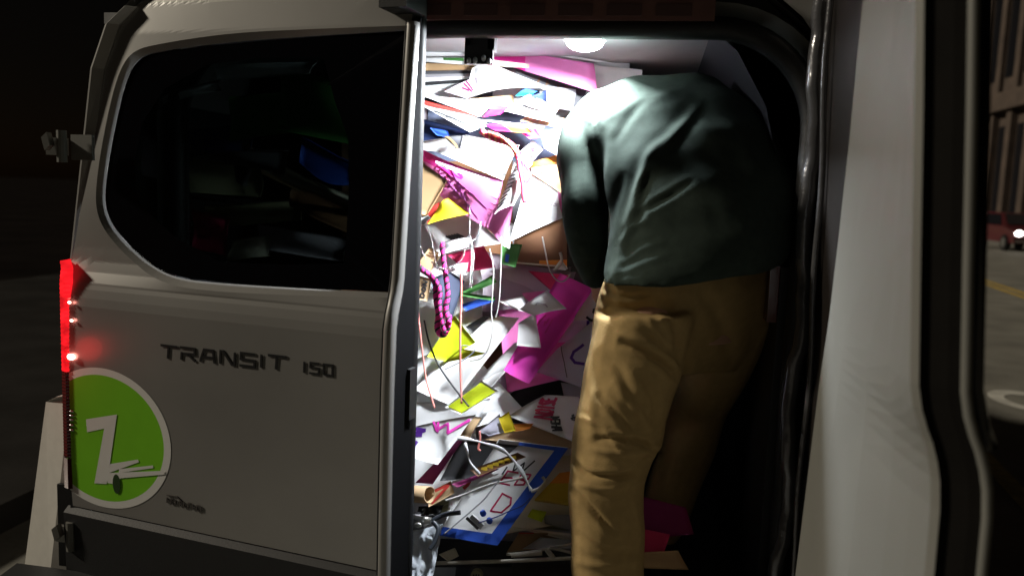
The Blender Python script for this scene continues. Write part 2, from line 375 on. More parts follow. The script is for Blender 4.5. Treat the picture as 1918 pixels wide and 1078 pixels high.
wuv = [LD.px(*p, o=-.012) for p in wpx]
for _k in range(2):                    # round the outline off
    wuv = [q for a_, c_ in zip(wuv, wuv[1:]+wuv[:1]) for q in ((a_[0]*.75+c_[0]*.25, a_[1]*.75+c_[1]*.25), (a_[0]*.25+c_[0]*.75, a_[1]*.25+c_[1]*.75))]
def resample(poly, n):
    P_ = [V((a_[0], a_[1], 0)) for a_ in poly]; P_.append(P_[0]); seg = [(P_[i+1]-P_[i]).length for i in range(len(P_)-1)]; T = sum(seg)
    out = []
    for k in range(n):
        s_ = T*k/n; i = 0
        while s_ > seg[i]: s_ -= seg[i]; i += 1
        q = P_[i]+(P_[i+1]-P_[i])*(s_/seg[i]); out.append((q.x, q.y))
    return out
ctr = (sum(a_[0] for a_ in wuv)/len(wuv), 1.62)
def raypoly(poly, t):                 # distance from ctr to polygon along angle t
    dx, dz = math.cos(t), math.sin(t); best = 0
    for (x0, z0), (x1, z1) in zip(poly, poly[1:]+poly[:1]):
        ex, ez = x1-x0, z1-z0; den = dx*ez-dz*ex
        if abs(den) < 1e-9: continue
        fx, fz = x0-ctr[0], z0-ctr[1]; s_ = (fx*ez-fz*ex)/den; k = (fx*dz-fz*dx)/den
        if s_ > 0 and -1e-6 <= k <= 1+1e-6: best = max(best, s_)
    return best
ZB = 1.30
opoly = [(dleft(z), z) for z in (ZB, 1.345, 1.36, 1.5, 1.65, 1.8, 1.85, 1.9, 1.96, 2.0, 2.03)]+[(WD, 2.03), (WD, 1.8), (WD, 1.6), (WD, 1.36), (WD, 1.33), (WD, ZB)]
NA = 144
angs = sorted([2*math.pi*i/NA for i in range(NA)]+[math.atan2(z-ctr[1], x-ctr[0]) % (2*math.pi) for x, z in wuv+opoly])
def ringpts(poly): return [(ctr[0]+math.cos(t)*raypoly(poly, t), ctr[1]+math.sin(t)*raypoly(poly, t)) for t in angs]
Wr = ringpts(wuv); Or = ringpts(opoly)
def shrink(r, d): 
    out = []
    for (x, z) in r:
        v = V((x-ctr[0], z-ctr[1], 0)); l = v.length; v = v*((l-d)/l); out.append((ctr[0]+v.x, ctr[1]+v.y))
    return out
N = len(angs)
def ringstrip(b, A, B, fa, fb, k=0):
    vs = [fa(x, z) for x, z in A]+[fb(x, z) for x, z in B]
    b.add(vs, [(i, (i+1) % N, N+(i+1) % N, N+i) for i in range(N)], k)
b = MB(); mid = [((a_[0]+2*c_[0])/3, (a_[1]+2*c_[1])/3) for a_, c_ in zip(Or, Wr)]
Wr1 = shrink(Wr, -.016)
NRG = 24
for q_ in range(NRG):
    ra, rb_ = [[((a_[0]*(1-t)+c_[0]*t), (a_[1]*(1-t)+c_[1]*t)) for a_, c_ in zip(Or, Wr1)] for t in (q_/NRG, (q_+1)/NRG)]
    ringstrip(b, ra, rb_, lambda x, z, t=q_/NRG: dsurf(LD, x, z, .004*t), lambda x, z, t=(q_+1)/NRG: dsurf(LD, x, z, .004*t))
ringstrip(b, Wr1, Wr, lambda x, z: dsurf(LD, x, z, .004), lambda x, z: dsurf(LD, x, z, -.007))
# lower skin
us = [0, .012, .2, .4, .6, .8, WD-.012, WD]; zs = [.76, .80, .838, .845, .858, .866, .9, 1.0, 1.1, 1.2, 1.25, 1.27, 1.29, ZB]
vs = [dsurf(LD, u, z, -.008 if u in (0, WD) else 0) for z in zs for u in us]; nu = len(us)
b.add(vs, [(i*nu+j, i*nu+j+1, (i+1)*nu+j+1, (i+1)*nu+j) for i in range(len(zs)-1) for j in range(nu-1)])
skin = part(b, 'door_skin', PAINT, door, False)
# bright rolled edge along the free side
zz = [.56, .76, .85, 1.0, 1.15, 1.27, 1.30, 1.32, 1.345, 1.37, 1.5, 1.65, 1.8, 1.885]
b = MB(); prof = [(-.009, .003), (-.004, .008), (.004, .007), (.011, .0), (.012, -.014)]
vs = [dsurf(LD, WD+du, z, do) for z in zz for du, do in prof]; k = len(prof)
b.add(vs, [(i*k+j, i*k+j+1, (i+1)*k+j+1, (i+1)*k+j) for i in range(len(zz)-1) for j in range(k-1)]); part(b, 'door_edge_lip', PAINT, door, True)
b = MB(); b.tube([dsurf(LD, WD-.011, z, .002) for z in zz], .002, 6); part(b, 'edge_groove', RUBBER, door, True)
# door end face and inner panel
b = MB(); vs = []
for z in zz+[1.98]: vs += [dsurf(LD, WD+.012, z, -.012), LD(WD+.006, z, -.075), LD(WD-.02, z, -.085)]
m_ = len(zz)+1
b.add(vs, [(i*3+j, i*3+j+1, (i+1)*3+j+1, (i+1)*3+j) for i in range(m_-1) for j in range(2)]); part(b, 'door_end', mat('door_end_rubber', (.004, .004, .0045), .9, spec=.05), door)
b = MB(); b.tube([LD(WD-.008, z, -.085) for z in zz+[1.97]], .018, 8); part(b, 'door_seal', RUBBER, door, True)
b = MB(); c = LD(WD-.01, 1.935, -.02); b.obox(c, LD.e*.03, LD.n*.045, V((0, 0, .035))); part(b, 'upper_latch', PLASTIC, door)
c = LD(WD+.004, 1.12, -.055); b = MB(); b.obox(c, LD.e*.012, LD.n*.014, V((0, 0, .055))); part(b, 'lock_case', PLASTIC, door)
b = MB(); b.add([LD(0.01, z, -.05) for z in (.56, ZB)]+[LD(WD-.02, z, -.065) for z in (ZB, .56)], [(0, 1, 2, 3)]); part(b, 'inner_panel', TRIMD, door)
# black lower cladding
b = MB(); us2 = [0.0, .3, .6, WD]; zs2 = [.50, .60, .72, .745, .758]
vs = [LD(u, z, dout(z)+(.012 if z < .75 else -.004)) for z in zs2 for u in us2]
b.add(vs, [(i*4+j, i*4+j+1, (i+1)*4+j+1, (i+1)*4+j) for i in range(4) for j in range(3)]); part(b, 'lower_cladding', PLASTIC, door)
# glass: black frit ring and tinted pane
ppx = [(596, 104), (622, 190), (650, 260), (655, 350), (652, 492), (560, 495), (420, 490), (330, 440), (262, 380), (252, 300), (262, 230), (300, 165), (380, 118), (480, 106)]
puv = [LD.px(*p, o=-.018) for p in ppx]; Pr = ringpts(puv)
gi = shrink(Wr, .003)
b = MB(); ringstrip(b, gi, Pr, lambda x, z: dsurf(LD, x, z, -.006), lambda x, z: dsurf(LD, x, z, -.004)); fr = part(b, 'window_frit', FRIT, door, True)
b = MB(); vs = [dsurf(LD, x, z, -.004) for x, z in Pr]+[dsurf(LD, ctr[0], ctr[1], -.004)]
b.add(vs, [(i, (i+1) % N, N) for i in range(N)]); part(b, 'window_glass', TINT, door, True)
# lettering, one piece per letter
def polyseg(b, pts, wdt, f, th=.0016):
    """ribbon of constant width through 2-D points, raised"""
    pts = [V((p[0], p[1], 0)) for p in pts]; L_ = []; R_ = []
    for i, p in enumerate(pts):
        d0 = (p-pts[i-1]).normalized() if i else (pts[1]-p).normalized()
        d1 = (pts[i+1]-p).normalized() if i < len(pts)-1 else d0
        n0 = V((-d0.y, d0.x, 0)); n1 = V((-d1.y, d1.x, 0)); mm = (n0+n1); mm = mm.normalized() if mm.length > 1e-4 else n0
        k = wdt/2/max(.45, mm.dot(n0)); L_.append(p+mm*k); R_.append(p-mm*k)
    n_ = len(pts); vs = [f(p.x, p.y, th) for p in L_]+[f(p.x, p.y, th) for p in R_]+[f(p.x, p.y, 0) for p in L_]+[f(p.x, p.y, 0) for p in R_]
    fs = []
    for i in range(n_-1): fs += [(i, i+1, n_+i+1, n_+i), (i, 2*n_+i, 2*n_+i+1, i+1), (n_+i, n_+i+1, 3*n_+i+1, 3*n_+i)]
    b.add(vs, fs)
GL = {'T': [[(-.12, 1), (1.08, 1)], [(.45, .98), (.40, 0)]],
      'R': [[(0, 0), (.04, .62)], [(-.08, .98), (.93, .98), (.96, .55), (.12, .5)], [(.45, .5), (1.0, 0)]],
      'A': [[(-.02, 0), (.1, .5), (.25, .97), (.85, .97), (.97, 0)], [(.1, .4), (.93, .4)]],
      'N': [[(.0, 0), (.03, .98), (.22, .98), (.8, .03), (.97, .03), (1.0, 1)]],
      'S': [[(1, .98), (.06, .98), (.04, .52), (.96, .48), (.95, .02), (-.04, .02)]],
      'I': [[(.1, 0), (.13, 1)]],
      '1': [[(.1, 0), (.13, 1)]], '5': [[(1, .97), (.08, .97), (.06, .56), (.93, .54), (.93, .03), (-.02, .03)]], '0': [[(.1, .04), (.07, .96), (.95, .96), (.97, .04), (.1, .04)]]}
la, lb = LD.px(308, 657, .03), LD.px(548, 680, .03)
def letters(txt, pa, pb, h, adv, name, wdt):
    W_ = sum(adv.get(c, 1) for c in txt); tot = pb[0]-pa[0]; x = 0
    for c in txt:
        a_ = adv.get(c, 1); u0 = pa[0]+tot*x/W_; wl_ = tot*(min(a_, 1)*.74)/W_; zb_ = pa[1]+(pb[1]-pa[1])*x/W_-h/2
        f = lambda x_, y_, o, u0=u0, wl_=wl_, zb_=zb_: dsurf(LD, u0+x_*wl_, zb_+y_*h, o)
        b = MB()
        for st in GL[c]: polyseg(b, st, .0095/1*(1.0) if False else wdt, lambda x_, y_, o: f(x_/1, y_/1, o)) if False else None
        for st in GL[c]:
            polyseg(b, [(u0+x_*wl_, zb_+y_*h) for x_, y_ in st], wdt, lambda x_, y_, o: dsurf(LD, x_, y_, o+.0005))
        part(b, name, LETTER, door); x += a_
letters('TRANSIT', la, lb, .0285, {'I': .45}, 'badge_letter', .0054)
letters('150', LD.px(572, 686, .03), LD.px(633, 693, .03), .0235, {'1': .45}, 'badge_digit', .0042)
# small dark lettering low on the door (illegible in the photograph): dealer mark
da = LD.px(316, 934, .03); db = LD.px(388, 953, .03); b = MB()
for k in range(9):
    u = da[0]+(db[0]-da[0])*k/9; z = da[1]+(db[1]-da[1])*k/9
    f = lambda x_, y_, o: dsurf(LD, x_, y_, o+.0005)
    h_ = .012
    polyseg(b, [(u, z-h_/2), (u+.001, z+h_/2), (u+.0065, z+h_/2)][:2+(k % 2)], .003, f, .002)
    if k % 3 == 0: polyseg(b, [(u+.001, z), (u+.007, z)], .003, f, .002)
    if k % 3 == 1: polyseg(b, [(u, z-h_/2), (u+.0068, z-h_/2)], .003, f, .002)
polyseg(b, [(da[0], da[1]+.012), (da[0]+.03, da[1]+.013), (da[0]+.045, da[1]+.002)], .002, lambda x_, y_, o: dsurf(LD, x_, y_, o+.0005), .002)
part(b, 'dealer_lettering', mat('faded_dark_vinyl', (.10, .09, .085), .4, .3), door)
# round green decal with a white Z and speed lines
e_r = LD.px(322, 842, .033); e_t = LD.px(212, 691, .033); rad = None
rad = e_t[1]-e_r[1]; ru = rad*1.18; dc = (e_r[0]-ru, e_r[1])
b = MB(); NR = 72
def clip(x, z): return max(x, .004), max(z, .766)
def disc(r0, r1, o, k, lev):
    for i in range(NR):
        t0, t1 = 2*math.pi*i/NR, 2*math.pi*(i+1)/NR
        for j in range(lev):
            ra, rb_ = r0+(r1-r0)*j/lev, r0+(r1-r0)*(j+1)/lev
            q = [clip(dc[0]+ru/rad*r*math.cos(t), dc[1]+r*math.sin(t)) for r, t in ((ra, t0), (rb_, t0), (rb_, t1), (ra, t1))]
            if max(a_[0] for a_ in q) > .0041 and max(a_[1] for a_ in q) > .7661: b.add([dsurf(LD, x, z, o) for x, z in q], [(0, 1, 2, 3)], k)
disc(0, rad*.90, .0008, 0, 12); disc(rad*.90, rad, .0008, 1, 2)
def dpoly(pxs, o, k):
    q = [LD.px(*p, o=.034) for p in pxs]; b.add([dsurf(LD, x, z, o) for x, z in q], [tuple(range(len(q)))], k)
dpoly([(163, 784), (221, 775), (218, 797), (165, 808)], .0016, 1)
dpoly([(198, 797), (221, 775), (207, 870), (201, 905), (178, 904)], .0018, 1)
dpoly([(178, 904), (205, 900), (207, 866), (190, 868)], .0020, 1)
dpoly([(205, 868), (260, 859), (262, 864), (206, 884)], .0018, 1)
dpoly([(225, 877), (288, 870), (289, 875), (224, 884)], .0018, 1)
dpoly([(205, 884), (310, 880), (310, 887), (228, 894), (214, 905), (203, 903)], .0022, 1)
q0 = LD.px(220, 905, .034); b.add([dsurf(LD, q0[0]+.0115*math.cos(t*.314), q0[1]+.024*math.sin(t*.314), .0025) for t in range(20)], [tuple(range(20))], 2)
part(b, 'round_decal', [GREENVINYL, WHITEVINYL, BROWNSPOT], door)
# hinges
for zc_, tall in ((P(128, 275, -.03).z, .036), (P(137, 998, -.03).z, .036)):
    hb = MB(); hx = -.834
    hb.tube([(hx-.004, -.045, zc_-tall), (hx-.004, -.045, zc_+tall)], .011, 12)
    hb.obox((hx-.028, -.03, zc_), V((.02, 0, 0)), V((0, .012, 0)), V((0, 0, tall*.55)))
    hb.obox((hx-.034, -.052, zc_+.01), V((.007, 0, .006)), V((0, .008, 0)), V((-.004, 0, tall*.4)))
    hb.obox((hx+.030, -.020 if zc_ > 1.4 else -.045, zc_), V((.030, -.004, 0)), V((0, .005, 0)), V((0, 0, tall*.8)))
    part(hb, 'hinge', JAMB, van, False)
# painted corner pillar beside the door
b = MB(); zp = [.55, .8, 1.0, 1.2, 1.3, 1.36, 1.5, 1.65, 1.8, 1.85, 1.9, 1.94]; vs = []
for z in zp: vs += [(-bodyx(z)+XO+.0005, .012, z), (-bodyx(z)+XO+.012, .002, z), (-.85+dleft(z)*.986+.012, .004+.02*max(0, z-1.4), z), (-.85+dleft(z)*.986+.014, .10, z)]
b.add(vs, [(i*4+j, i*4+j+1, (i+1)*4+j+1, (i+1)*4+j) for i in range(len(zp)-1) for j in range(3)]); part(b, 'corner_pillar', PAINT, van, False)
# tail lamp on the corner pillar: lit red top, dark ribbed lower half
tl = empty('tail_lamp', (-.9, 0, 1.1)); tl.parent = van; tl.location = V((-.9, 0, 1.1))-V(van.location)
def lamppx(py): return P(130, py, -.02).z
z_t, z_m, z_b = lamppx(487), lamppx(692), lamppx(908)
def lens(b, z0_, z1_, taper):
    n_ = 26
    for i in range(n_):
        za, zb_ = z0_+(z1_-z0_)*i/n_, z0_+(z1_-z0_)*(i+1)/n_
        for q, s_ in ((za, 0), (zb_, 1)): pass
        zm = (za+zb_)/2
        def sec(z, bulge):
            k = taper(z); q_ = .018*(1-k); return [(-.830-q_, -.012, z), (-.832-q_, -.034-bulge, z), (-.844-q_*.4, -.043-bulge, z), (-.852-.007*k, -.036-bulge, z), (-.862-.008*k, .0, z), (-.880-.010*k, .12, z)]
        A_ = sec(za, 0); M_ = sec(zm, .0015); B_ = sec(zb_, 0)
        b.add(A_+M_+B_, [(j, j+1, 6+j+1, 6+j) for j in range(5)]+[(6+j, 6+j+1, 12+j+1, 12+j) for j in range(5)])
b = MB(); lens(b, z_m, z_t, lambda z: 1 if z < z_t-.05 else max(0, (z_t-z)/.05)); part(b, 'red_lens', REDLIT, tl)
b = MB(); lens(b, lamppx(850), z_m-.002, lambda z: 1); part(b, 'clear_lens', CLEARL if False else mat('smoked_red_lens', (.10, .02, .02), .12), tl)
b = MB(); lens(b, z_b, lamppx(852), lambda z: 1); part(b, 'lower_lens', REDDARK, tl)
for px, py in ((133, 668), (134, 600), (130, 566)):
    b = MB(); c = P(px, py, -.045); b.ball(c, .005 if py != 668 else .011, 8, 6, sc=(1, .5, .7)); part(b, 'bulb', REDHOT, tl, True)
b = MB()
for py in (770, 778, 786, 796, 805):
    c = P(134, py, -.042); b.ball(c, .006, 8, 5, sc=(1.2, .4, .45))
part(b, 'reflector_rib', mat('silver_rib', (.55, .5, .48), .2, .6), tl, True)
rl = bpy.data.lights.new('tail_bulb', 'POINT'); ro = bpy.data.objects.new('tail_bulb', rl); C.objects.link(ro)
rl.energy = .09; rl.color = (1, .03, .03); rl.shadow_soft_size = .03; place(ro, V((-.885, -.12, 1.13)), tl)
# right tail lamp (behind the open door)
b = MB(); vs0 = len(b.v); lens(b, z_b, z_t, lambda z: 1); b.v = [V((-v.x+2*XO+.03, v.y, v.z)) for v in b.v]; part(b, 'tail_lamp_lens', REDDARK)
# bumper and step
b = MB(); bp = [(-.045, .60), (-.19, .585), (-.23, .55), (-.235, .40), (-.20, .32), (-.05, .32)]
nx = [-1.0, -.9, -.5, 0, .5, .88, .98]; k = len(bp)
vs = [(x+XO, y*(1 if abs(x) < .9 else .75)-.01, z) for x in nx for y, z in bp]
b.add(vs, [(i*k+j, i*k+(j+1) % k, (i+1)*k+(j+1) % k, (i+1)*k+j) for i in range(len(nx)-1) for j in range(k)]+[tuple(range(k)), tuple((len(nx)-1)*k+j for j in range(k))])
part(b, 'rear_bumper', PLASTIC)
b = MB(); b.box((-.845, -.036, .60), (-.79, -.012, z_b+.0)); b.box((-.885, -.030, .60), (-.846, -.005, z_b+.004)); part(b, 'hinge_block', PLASTIC)
# painted bumper corner, standing proud of the body side on the left
cpx = [(86, 752), (104, 743), (131, 740), (140, 1090), (92, 1090), (42, 1090)]
cs = [P(x, y, -.02 if x > 90 else .02) for x, y in cpx]
b = MB(); n_ = len(cs); vs = cs+[c+V((-.01, .35, 0)) for c in cs]; b.add(vs, [tuple(range(n_))[::-1]]+[(i, (i+1) % n_, n_+(i+1) % n_, n_+i) for i in range(n_)])
part(b, 'bumper_corner', mat('painted_bumper', (.62, .6, .55), .45, grain=.05))

# ---- right rear door, open square to the van
AR = 1.585
RD = Door((.864, -.02, 0), 0); RD.e = V((-.046, -1, 0)).normalized(); RD.n = V((math.sin(AR), math.cos(AR), 0)); RD.n = V((1, -.046, 0)).normalized()
rdo = empty('rear_door', RD(0, 1.2)); rdo.parent = van; rdo.location = RD(0, 1.2)-V(van.location); rdo['label'] = 'right rear door, swung wide open and seen edge on'
zr = [.50, .76, .84, .862, 1.0, 1.15, 1.24, 1.27, 1.29, 1.31, 1.325, 1.345, 1.37, 1.5, 1.65, 1.8, 1.95, 2.0]
TH = .050
RW = .83
b = MB(); us = [0, .01, .3, .6, RW-.01, RW]; vs = [RD(u, z, dout(z)*1.0-(.006 if u in (0, RW) else 0)) for z in zr for u in us]; k = len(us)
b.add(vs, [(i*k+j, i*k+j+1, (i+1)*k+j+1, (i+1)*k+j) for i in range(len(zr)-1) for j in range(k-1)]); part(b, 'door_skin', PAINT, rdo)
def RIN(z): return lerp([(.5, -.030), (1.22, -.030), (1.285, -.034), (1.33, -.062), (1.4, -.066), (1.9, -.085), (2.0, -.09)], z)
def u0(z): return lerp([(.5, .12), (.8, .15), (1.25, .25), (1.6, .38), (2.0, .48)], z)
b = MB(); us = [0, .02, .3, .6, .8, .9, .98, 1.0]; k = 8; vs = []
for z in zr:
    for q_ in us: u = u0(z)+(RW-.010-u0(z))*q_; e_ = min(1, q_/.98)**3; vs.append(RD(u, z, (-TH+lerp([(.5, .0), (1.36, .0), (2, -.02)], z))*(1-e_)+(dout(z)-.050)*e_+(.016 if q_ == 0 else 0)+(.006 if q_ == 1.0 else 0)))
b.add(vs, [(i*k+j, i*k+j+1, (i+1)*k+j+1, (i+1)*k+j) for i in range(len(zr)-1) for j in range(k-1)]); part(b, 'inner_panel', JAMB, rdo, False)
# recess at the hinge side and hinge-side strip
b = MB(); vs = []
for z in zr:
    o_ = lerp([(.5, .0), (1.25, .0), (1.36, -.0), (2, -.02)], z)
    vs += [RD(0, z, -.02), RD(.0, z, -.03+o_), RD(u0(z), z, -TH+.016+o_)]
b.add(vs, [(i*3+j, i*3+j+1, (i+1)*3+j+1, (i+1)*3+j) for i in range(len(zr)-1) for j in range(2)]); part(b, 'hinge_side_recess', CHAN, rdo)
# end face (free edge), dark, with lip and glass edge
b = MB(); vs = []
for z in zr:
    o_ = lerp([(.5, .0), (1.25, .0), (1.36, -.0), (2, -.02)], z)
    vs += [RD(RW-.010, z, dout(z)-.0435), RD(RW-.012, z, dout(z)-.034), RD(RW-.004, z, dout(z)-.018), RD(RW, z, dout(z)-.006)]
b.add(vs, [(i*4+j, i*4+j+1, (i+1)*4+j+1, (i+1)*4+j) for i in range(len(zr)-1) for j in range(3)]); part(b, 'door_end', mat('dark_door_end', (.009, .008, .007), .8, spec=.08, grain=.2, gscale=20), rdo)
b = MB(); b.tube([RD(RW+.003, z, dout(z)-.003) for z in zr], .0055, 8); part(b, 'door_edge_lip', JAMB, rdo, True)
b = MB(); zg = [1.31, 1.33, 1.37, 1.5, 1.65, 1.8, 1.95, 2.0]; b.tube([RD(RW-.01, z, dout(z)+.010) for z in zg], .008, 8); part(b, 'window_edge', FRIT, rdo, True)
# crumpled weatherstrip along the hinge side
rs = random.Random(3); pts = []
for i in range(44):
    z = .52+i*.034; pts.append(RD(.012+.004*math.sin(i*.9), z, -.058+.008*math.sin(i*.55+1)+rs.uniform(-.003, .003)-.012*math.exp(-((z-1.75)/.08)**2)))
b = MB(); b.tube(smoothpath(pts, 3), .016, 10); part(b, 'weatherstrip', GLOSSRUB, rdo, True)
b = MB(); pts = [RD(.085, .52+i*.05, -TH+.008-.003*math.sin(i*.8)-(.02*max(0, (.52+i*.05-1.3)/.7))) for i in range(30)]; b.tube(pts, .006, 8); part(b, 'panel_seal', GLOSSRUB, rdo, True)
# ------------------------------------------------------------------ the man leaning into the van
def loft(b, rings, n=20, k=0):
    """rings: (centre, half-width vector a, half-depth vector c)"""
    vs = []
    for c, a, d in rings: vs += [c+a*math.cos(2*math.pi*j/n)+d*math.sin(2*math.pi*j/n) for j in range(n)]
    m_ = len(rings)
    b.add(vs, [(i*n+j, i*n+(j+1) % n, (i+1)*n+(j+1) % n, (i+1)*n+j) for i in range(m_-1) for j in range(n)]+[tuple(range(n))[::-1], tuple((m_-1)*n+j for j in range(n))], k)
def limb(b, pts, rads, n=16, squash=1.0):
    ps = smoothpath(pts, 5); m_ = len(ps)
    rr = [lerp([(i*5, r) for i, r in enumerate(rads)], i) for i in range(m_)]
    b.tube(ps, rr, n); b.ball(ps[0], rr[0], 14, 10); b.ball(ps[-1], rr[-1], 14, 10)
def remesh(b, voxel, smooth_it=6, fac=.5):
    bm = bmesh.new(); vv = [bm.verts.new(v) for v in b.v]
    for f in b.f:
        try: bm.faces.new([vv[i] for i in f])
        except ValueError: pass
    bmesh.ops.recalc_face_normals(bm, faces=bm.faces)
    me = bpy.data.meshes.new('tmp'); bm.to_mesh(me); bm.free()
    o = bpy.data.objects.new('tmp', me); C.objects.link(o)
    r = o.modifiers.new('r', 'REMESH'); r.mode = 'VOXEL'; r.voxel_size = voxel
    s = o.modifiers.new('s', 'SMOOTH'); s.iterations = smooth_it; s.factor = fac
    dg = bpy.context.evaluated_depsgraph_get(); ev = o.evaluated_get(dg)
    out = bpy.data.meshes.new_from_object(ev, depsgraph=dg)
    bpy.data.objects.remove(o); bpy.data.meshes.remove(me)
    return out
def toobj(me, name, m, parent=None, origin=V((0, 0, 0)), fn=None):
    n_ = len(me.vertices); co = np.empty(n_*3); me.vertices.foreach_get('co', co); co = co.reshape(-1, 3)
    no = np.empty(n_*3); me.vertices.foreach_get('normal', no); no = no.reshape(-1, 3)
    if fn is not None: co = fn(co, no)
    co = co-np.array(origin)
    me.vertices.foreach_set('co', co.ravel()); me.materials.clear(); me.materials.append(m)
    me.polygons.foreach_set('use_smooth', [True]*len(me.polygons)); me.update(); me.name = name
    o = bpy.data.objects.new(name, me); C.objects.link(o); place(o, origin, parent); return o
def npx(co):
    v = co-np.array(CAM); k = v@np.array(FW); return 959+v@np.array(RT)/k*FPX, 539-v@np.array(UP)/k*FPX
def foldfn(folds, noise=(), SC=1.0):
    """cloth folds: each a polyline seen from the photograph's side, pushed in or out along the surface normal on faces turned that way"""
    FWn = np.array(FW)
    def f(co, no):
        x, y = npx(co); view = co-np.array(CAM); view /= np.linalg.norm(view, axis=1)[:, None]
        facing = np.clip(-(view*no).sum(1)*1.6+.15, 0, 1)
        d = np.zeros(len(co))
        for pts, wd, h in folds:
            best = np.full(len(co), 1e9); tt = np.zeros(len(co))
            pl = smoothpath([V((p[0], p[1], 0)) for p in pts], 5); m_ = len(pl)-1
            for i in range(m_):
                ax, ay = pl[i].x, pl[i].y; ex, ey = pl[i+1].x-ax, pl[i+1].y-ay; L2 = ex*ex+ey*ey+1e-9
                t = np.clip(((x-ax)*ex+(y-ay)*ey)/L2, 0, 1); dd = np.hypot(x-ax-t*ex, y-ay-t*ey)
                u = dd < best; best = np.where(u, dd, best); tt = np.where(u, (i+t)/m_, tt)
            amp = np.clip(np.sin(math.pi*(.08+.84*tt)), 0, 1)**.7
            d += h*SC*amp*(np.exp(-(best/wd)**2)-.35*np.exp(-((best-1.9*wd)/(wd*1.1))**2))
        d *= facing
        for a_, fx, fy, fz, ph in noise: d += a_*np.sin(co[:, 0]*fx+co[:, 1]*fy+co[:, 2]*fz+ph)
        return co+no*d[:, None]
    return f
SHIRT = mat('dark_green_shirt', (.036, .049, .041), 1, grain=.12, gscale=60, bump=.12, bscale=420, spec=.05)
KHAKI = mat('khaki_cotton', (.40, .275, .118), .9, grain=.10, gscale=50, bump=.15, bscale=380, spec=.2)
SKIN = mat('skin', (.5, .29, .2), .5)
HAIR = mat('short_brown_hair', (.03, .02, .014), .6, bump=.8, bscale=150)
SHOE = mat('dark_shoe', (.03, .025, .02), .5)
ex = V((1, 0, 0))
foot = V((.50, -.13, .60))
person = None
# --- body: one continuous figure
pel = P(1295, 560, .0); che = P(1265, 330, .12); sho = P(1225, 235, .30)
bb = MB()
side = V((.93, .36, 0)).normalized()          # from his left to his right
loft(bb, [(P(1290, 640, .07), side*.11, V((.0, .06, 0))), (pel+V((0, .07, 0)), side*.12, V((.0, .065, .0))), (P(1290, 450, .09), side*.125, V((.0, .07, .0))), (che, side*.13, V((.0, .07, .0))),
          (P(1245, 260, .19), side*.14, V((.0, .07, .02))), (P(1230, 215, .26), side*.11, V((.0, .05, .03))), (P(1205, 225, .36), side*.055, V((0, .03, .05)))], 20)
nk, hd_ = P(1200, 245, .43), P(1230, 275, .53)
limb(bb, [P(1200, 232, .38), nk, hd_], [.055, .05, .07])
bb.ball(hd_, .098, 18, 14, sc=(.80, 1.0, 1.12)); bb.ball(hd_+V((0, .05, -.07)), .06, 14, 10, sc=(.85, 1, 1))
bb.ball(hd_+V((0, .115, -.02)), .018, 8, 6, sc=(.7, 1.1, 1.4))
for s in (-1, 1):
    bb.ball(hd_+V((s*.08, .0, -.01)), .024, 8, 8, sc=(.35, .7, 1.2))
def hand(wr, d, up_, out):
    """palm and five bent fingers; d along the hand, up_ back of hand, out towards the thumb"""
    pal = wr+d*.075
    loft(bb, [(wr, out*.026, up_*.018), (wr+d*.03, out*.034, up_*.017), (wr+d*.08, out*.042, up_*.014), (wr+d*.095, out*.040, up_*.012)], 12)
    for i, (o_, ln) in enumerate(((.032, .072), (.011, .082), (-.011, .076), (-.032, .06))):
        a0 = wr+d*.088+out*o_; a1 = a0+d*ln*.42-up_*.008; a2 = a1+d*ln*.28-up_*ln*.30; a3 = a2+d*ln*.05-up_*ln*.32
        bb.tube([a0-d*.02, a0, a1, a2, a3], [.0095, .0095, .009, .0082, .0065], 8)
    t0 = wr+d*.025+out*.028; bb.tube([t0, t0+out*.028+d*.022, t0+out*.034+d*.052-up_*.012, t0+out*.026+d*.072-up_*.024], [.013, .0125, .0105, .0085], 8)
lsh, lel, lwr = P(1108, 240, .19), P(1092, 395, .06), P(1114, 516, .14)
rsh, rel, rwr = P(1370, 260, .30), P(1380, 350, .48), P(1300, 420, .60)
limb(bb, [lsh, lel, lwr], [.05, .038, .028]); limb(bb, [rsh, rel, rwr], [.05, .038, .028])
hand(lwr, (P(1135, 575, .22)-lwr).normalized(), V((-.8, -.5, .1)).normalized(), V((.5, -.8, .1)).normalized())
hand(rwr, (P(1240, 460, .70)-rwr).normalized(), V((.3, -.3, .9)).normalized(), V((-.6, .7, .3)).normalized())
lhip, lkn, lan = P(1205, 610, -.03), P(1139, 1000, -.10), V((.47, -.10, .68))
rhip, rkn, ran = P(1365, 600, .22), P(1312, 760, .45), V((.57, .42, .66))
lmid = P(1163, 800, -.08)
limb(bb, [lhip, lmid, lkn, lan], [.07, .052, .042, .036]); limb(bb, [rhip, (rhip+rkn)/2, rkn, ran], [.07, .06, .05, .036])
for a_, d in ((lan, V((-.1, 1, 0))), (ran, V((0, 1, 0)))):
    loft(bb, [(a_+V((0, 0, .02)), V((.04, 0, 0)), V((0, .045, 0))), (a_+V((0, .02, -.05)), V((.042, 0, 0)), V((0, .06, -.01)))], 12)
    limb(bb, [a_+V((0, -.02, -.045)), a_+d*.09+V((0, 0, -.055)), a_+d*.17+V((0, 0, -.06))], [.034, .036, .028])
me = remesh(bb, .006, 3, .4)
person = toobj(me, 'person', SKIN, None, V((.53, -.05, .60)))
tag(person, 'man in a dark green long-sleeved shirt and khaki trousers bending into the van', 'person')
hb = MB(); hb.ball(hd_+V((0, -.012, .014)), .106, 18, 14, sc=(.82, .98, 1.1))
hm = remesh(hb, .008, 2); toobj(hm, 'hair', HAIR, person, hd_)
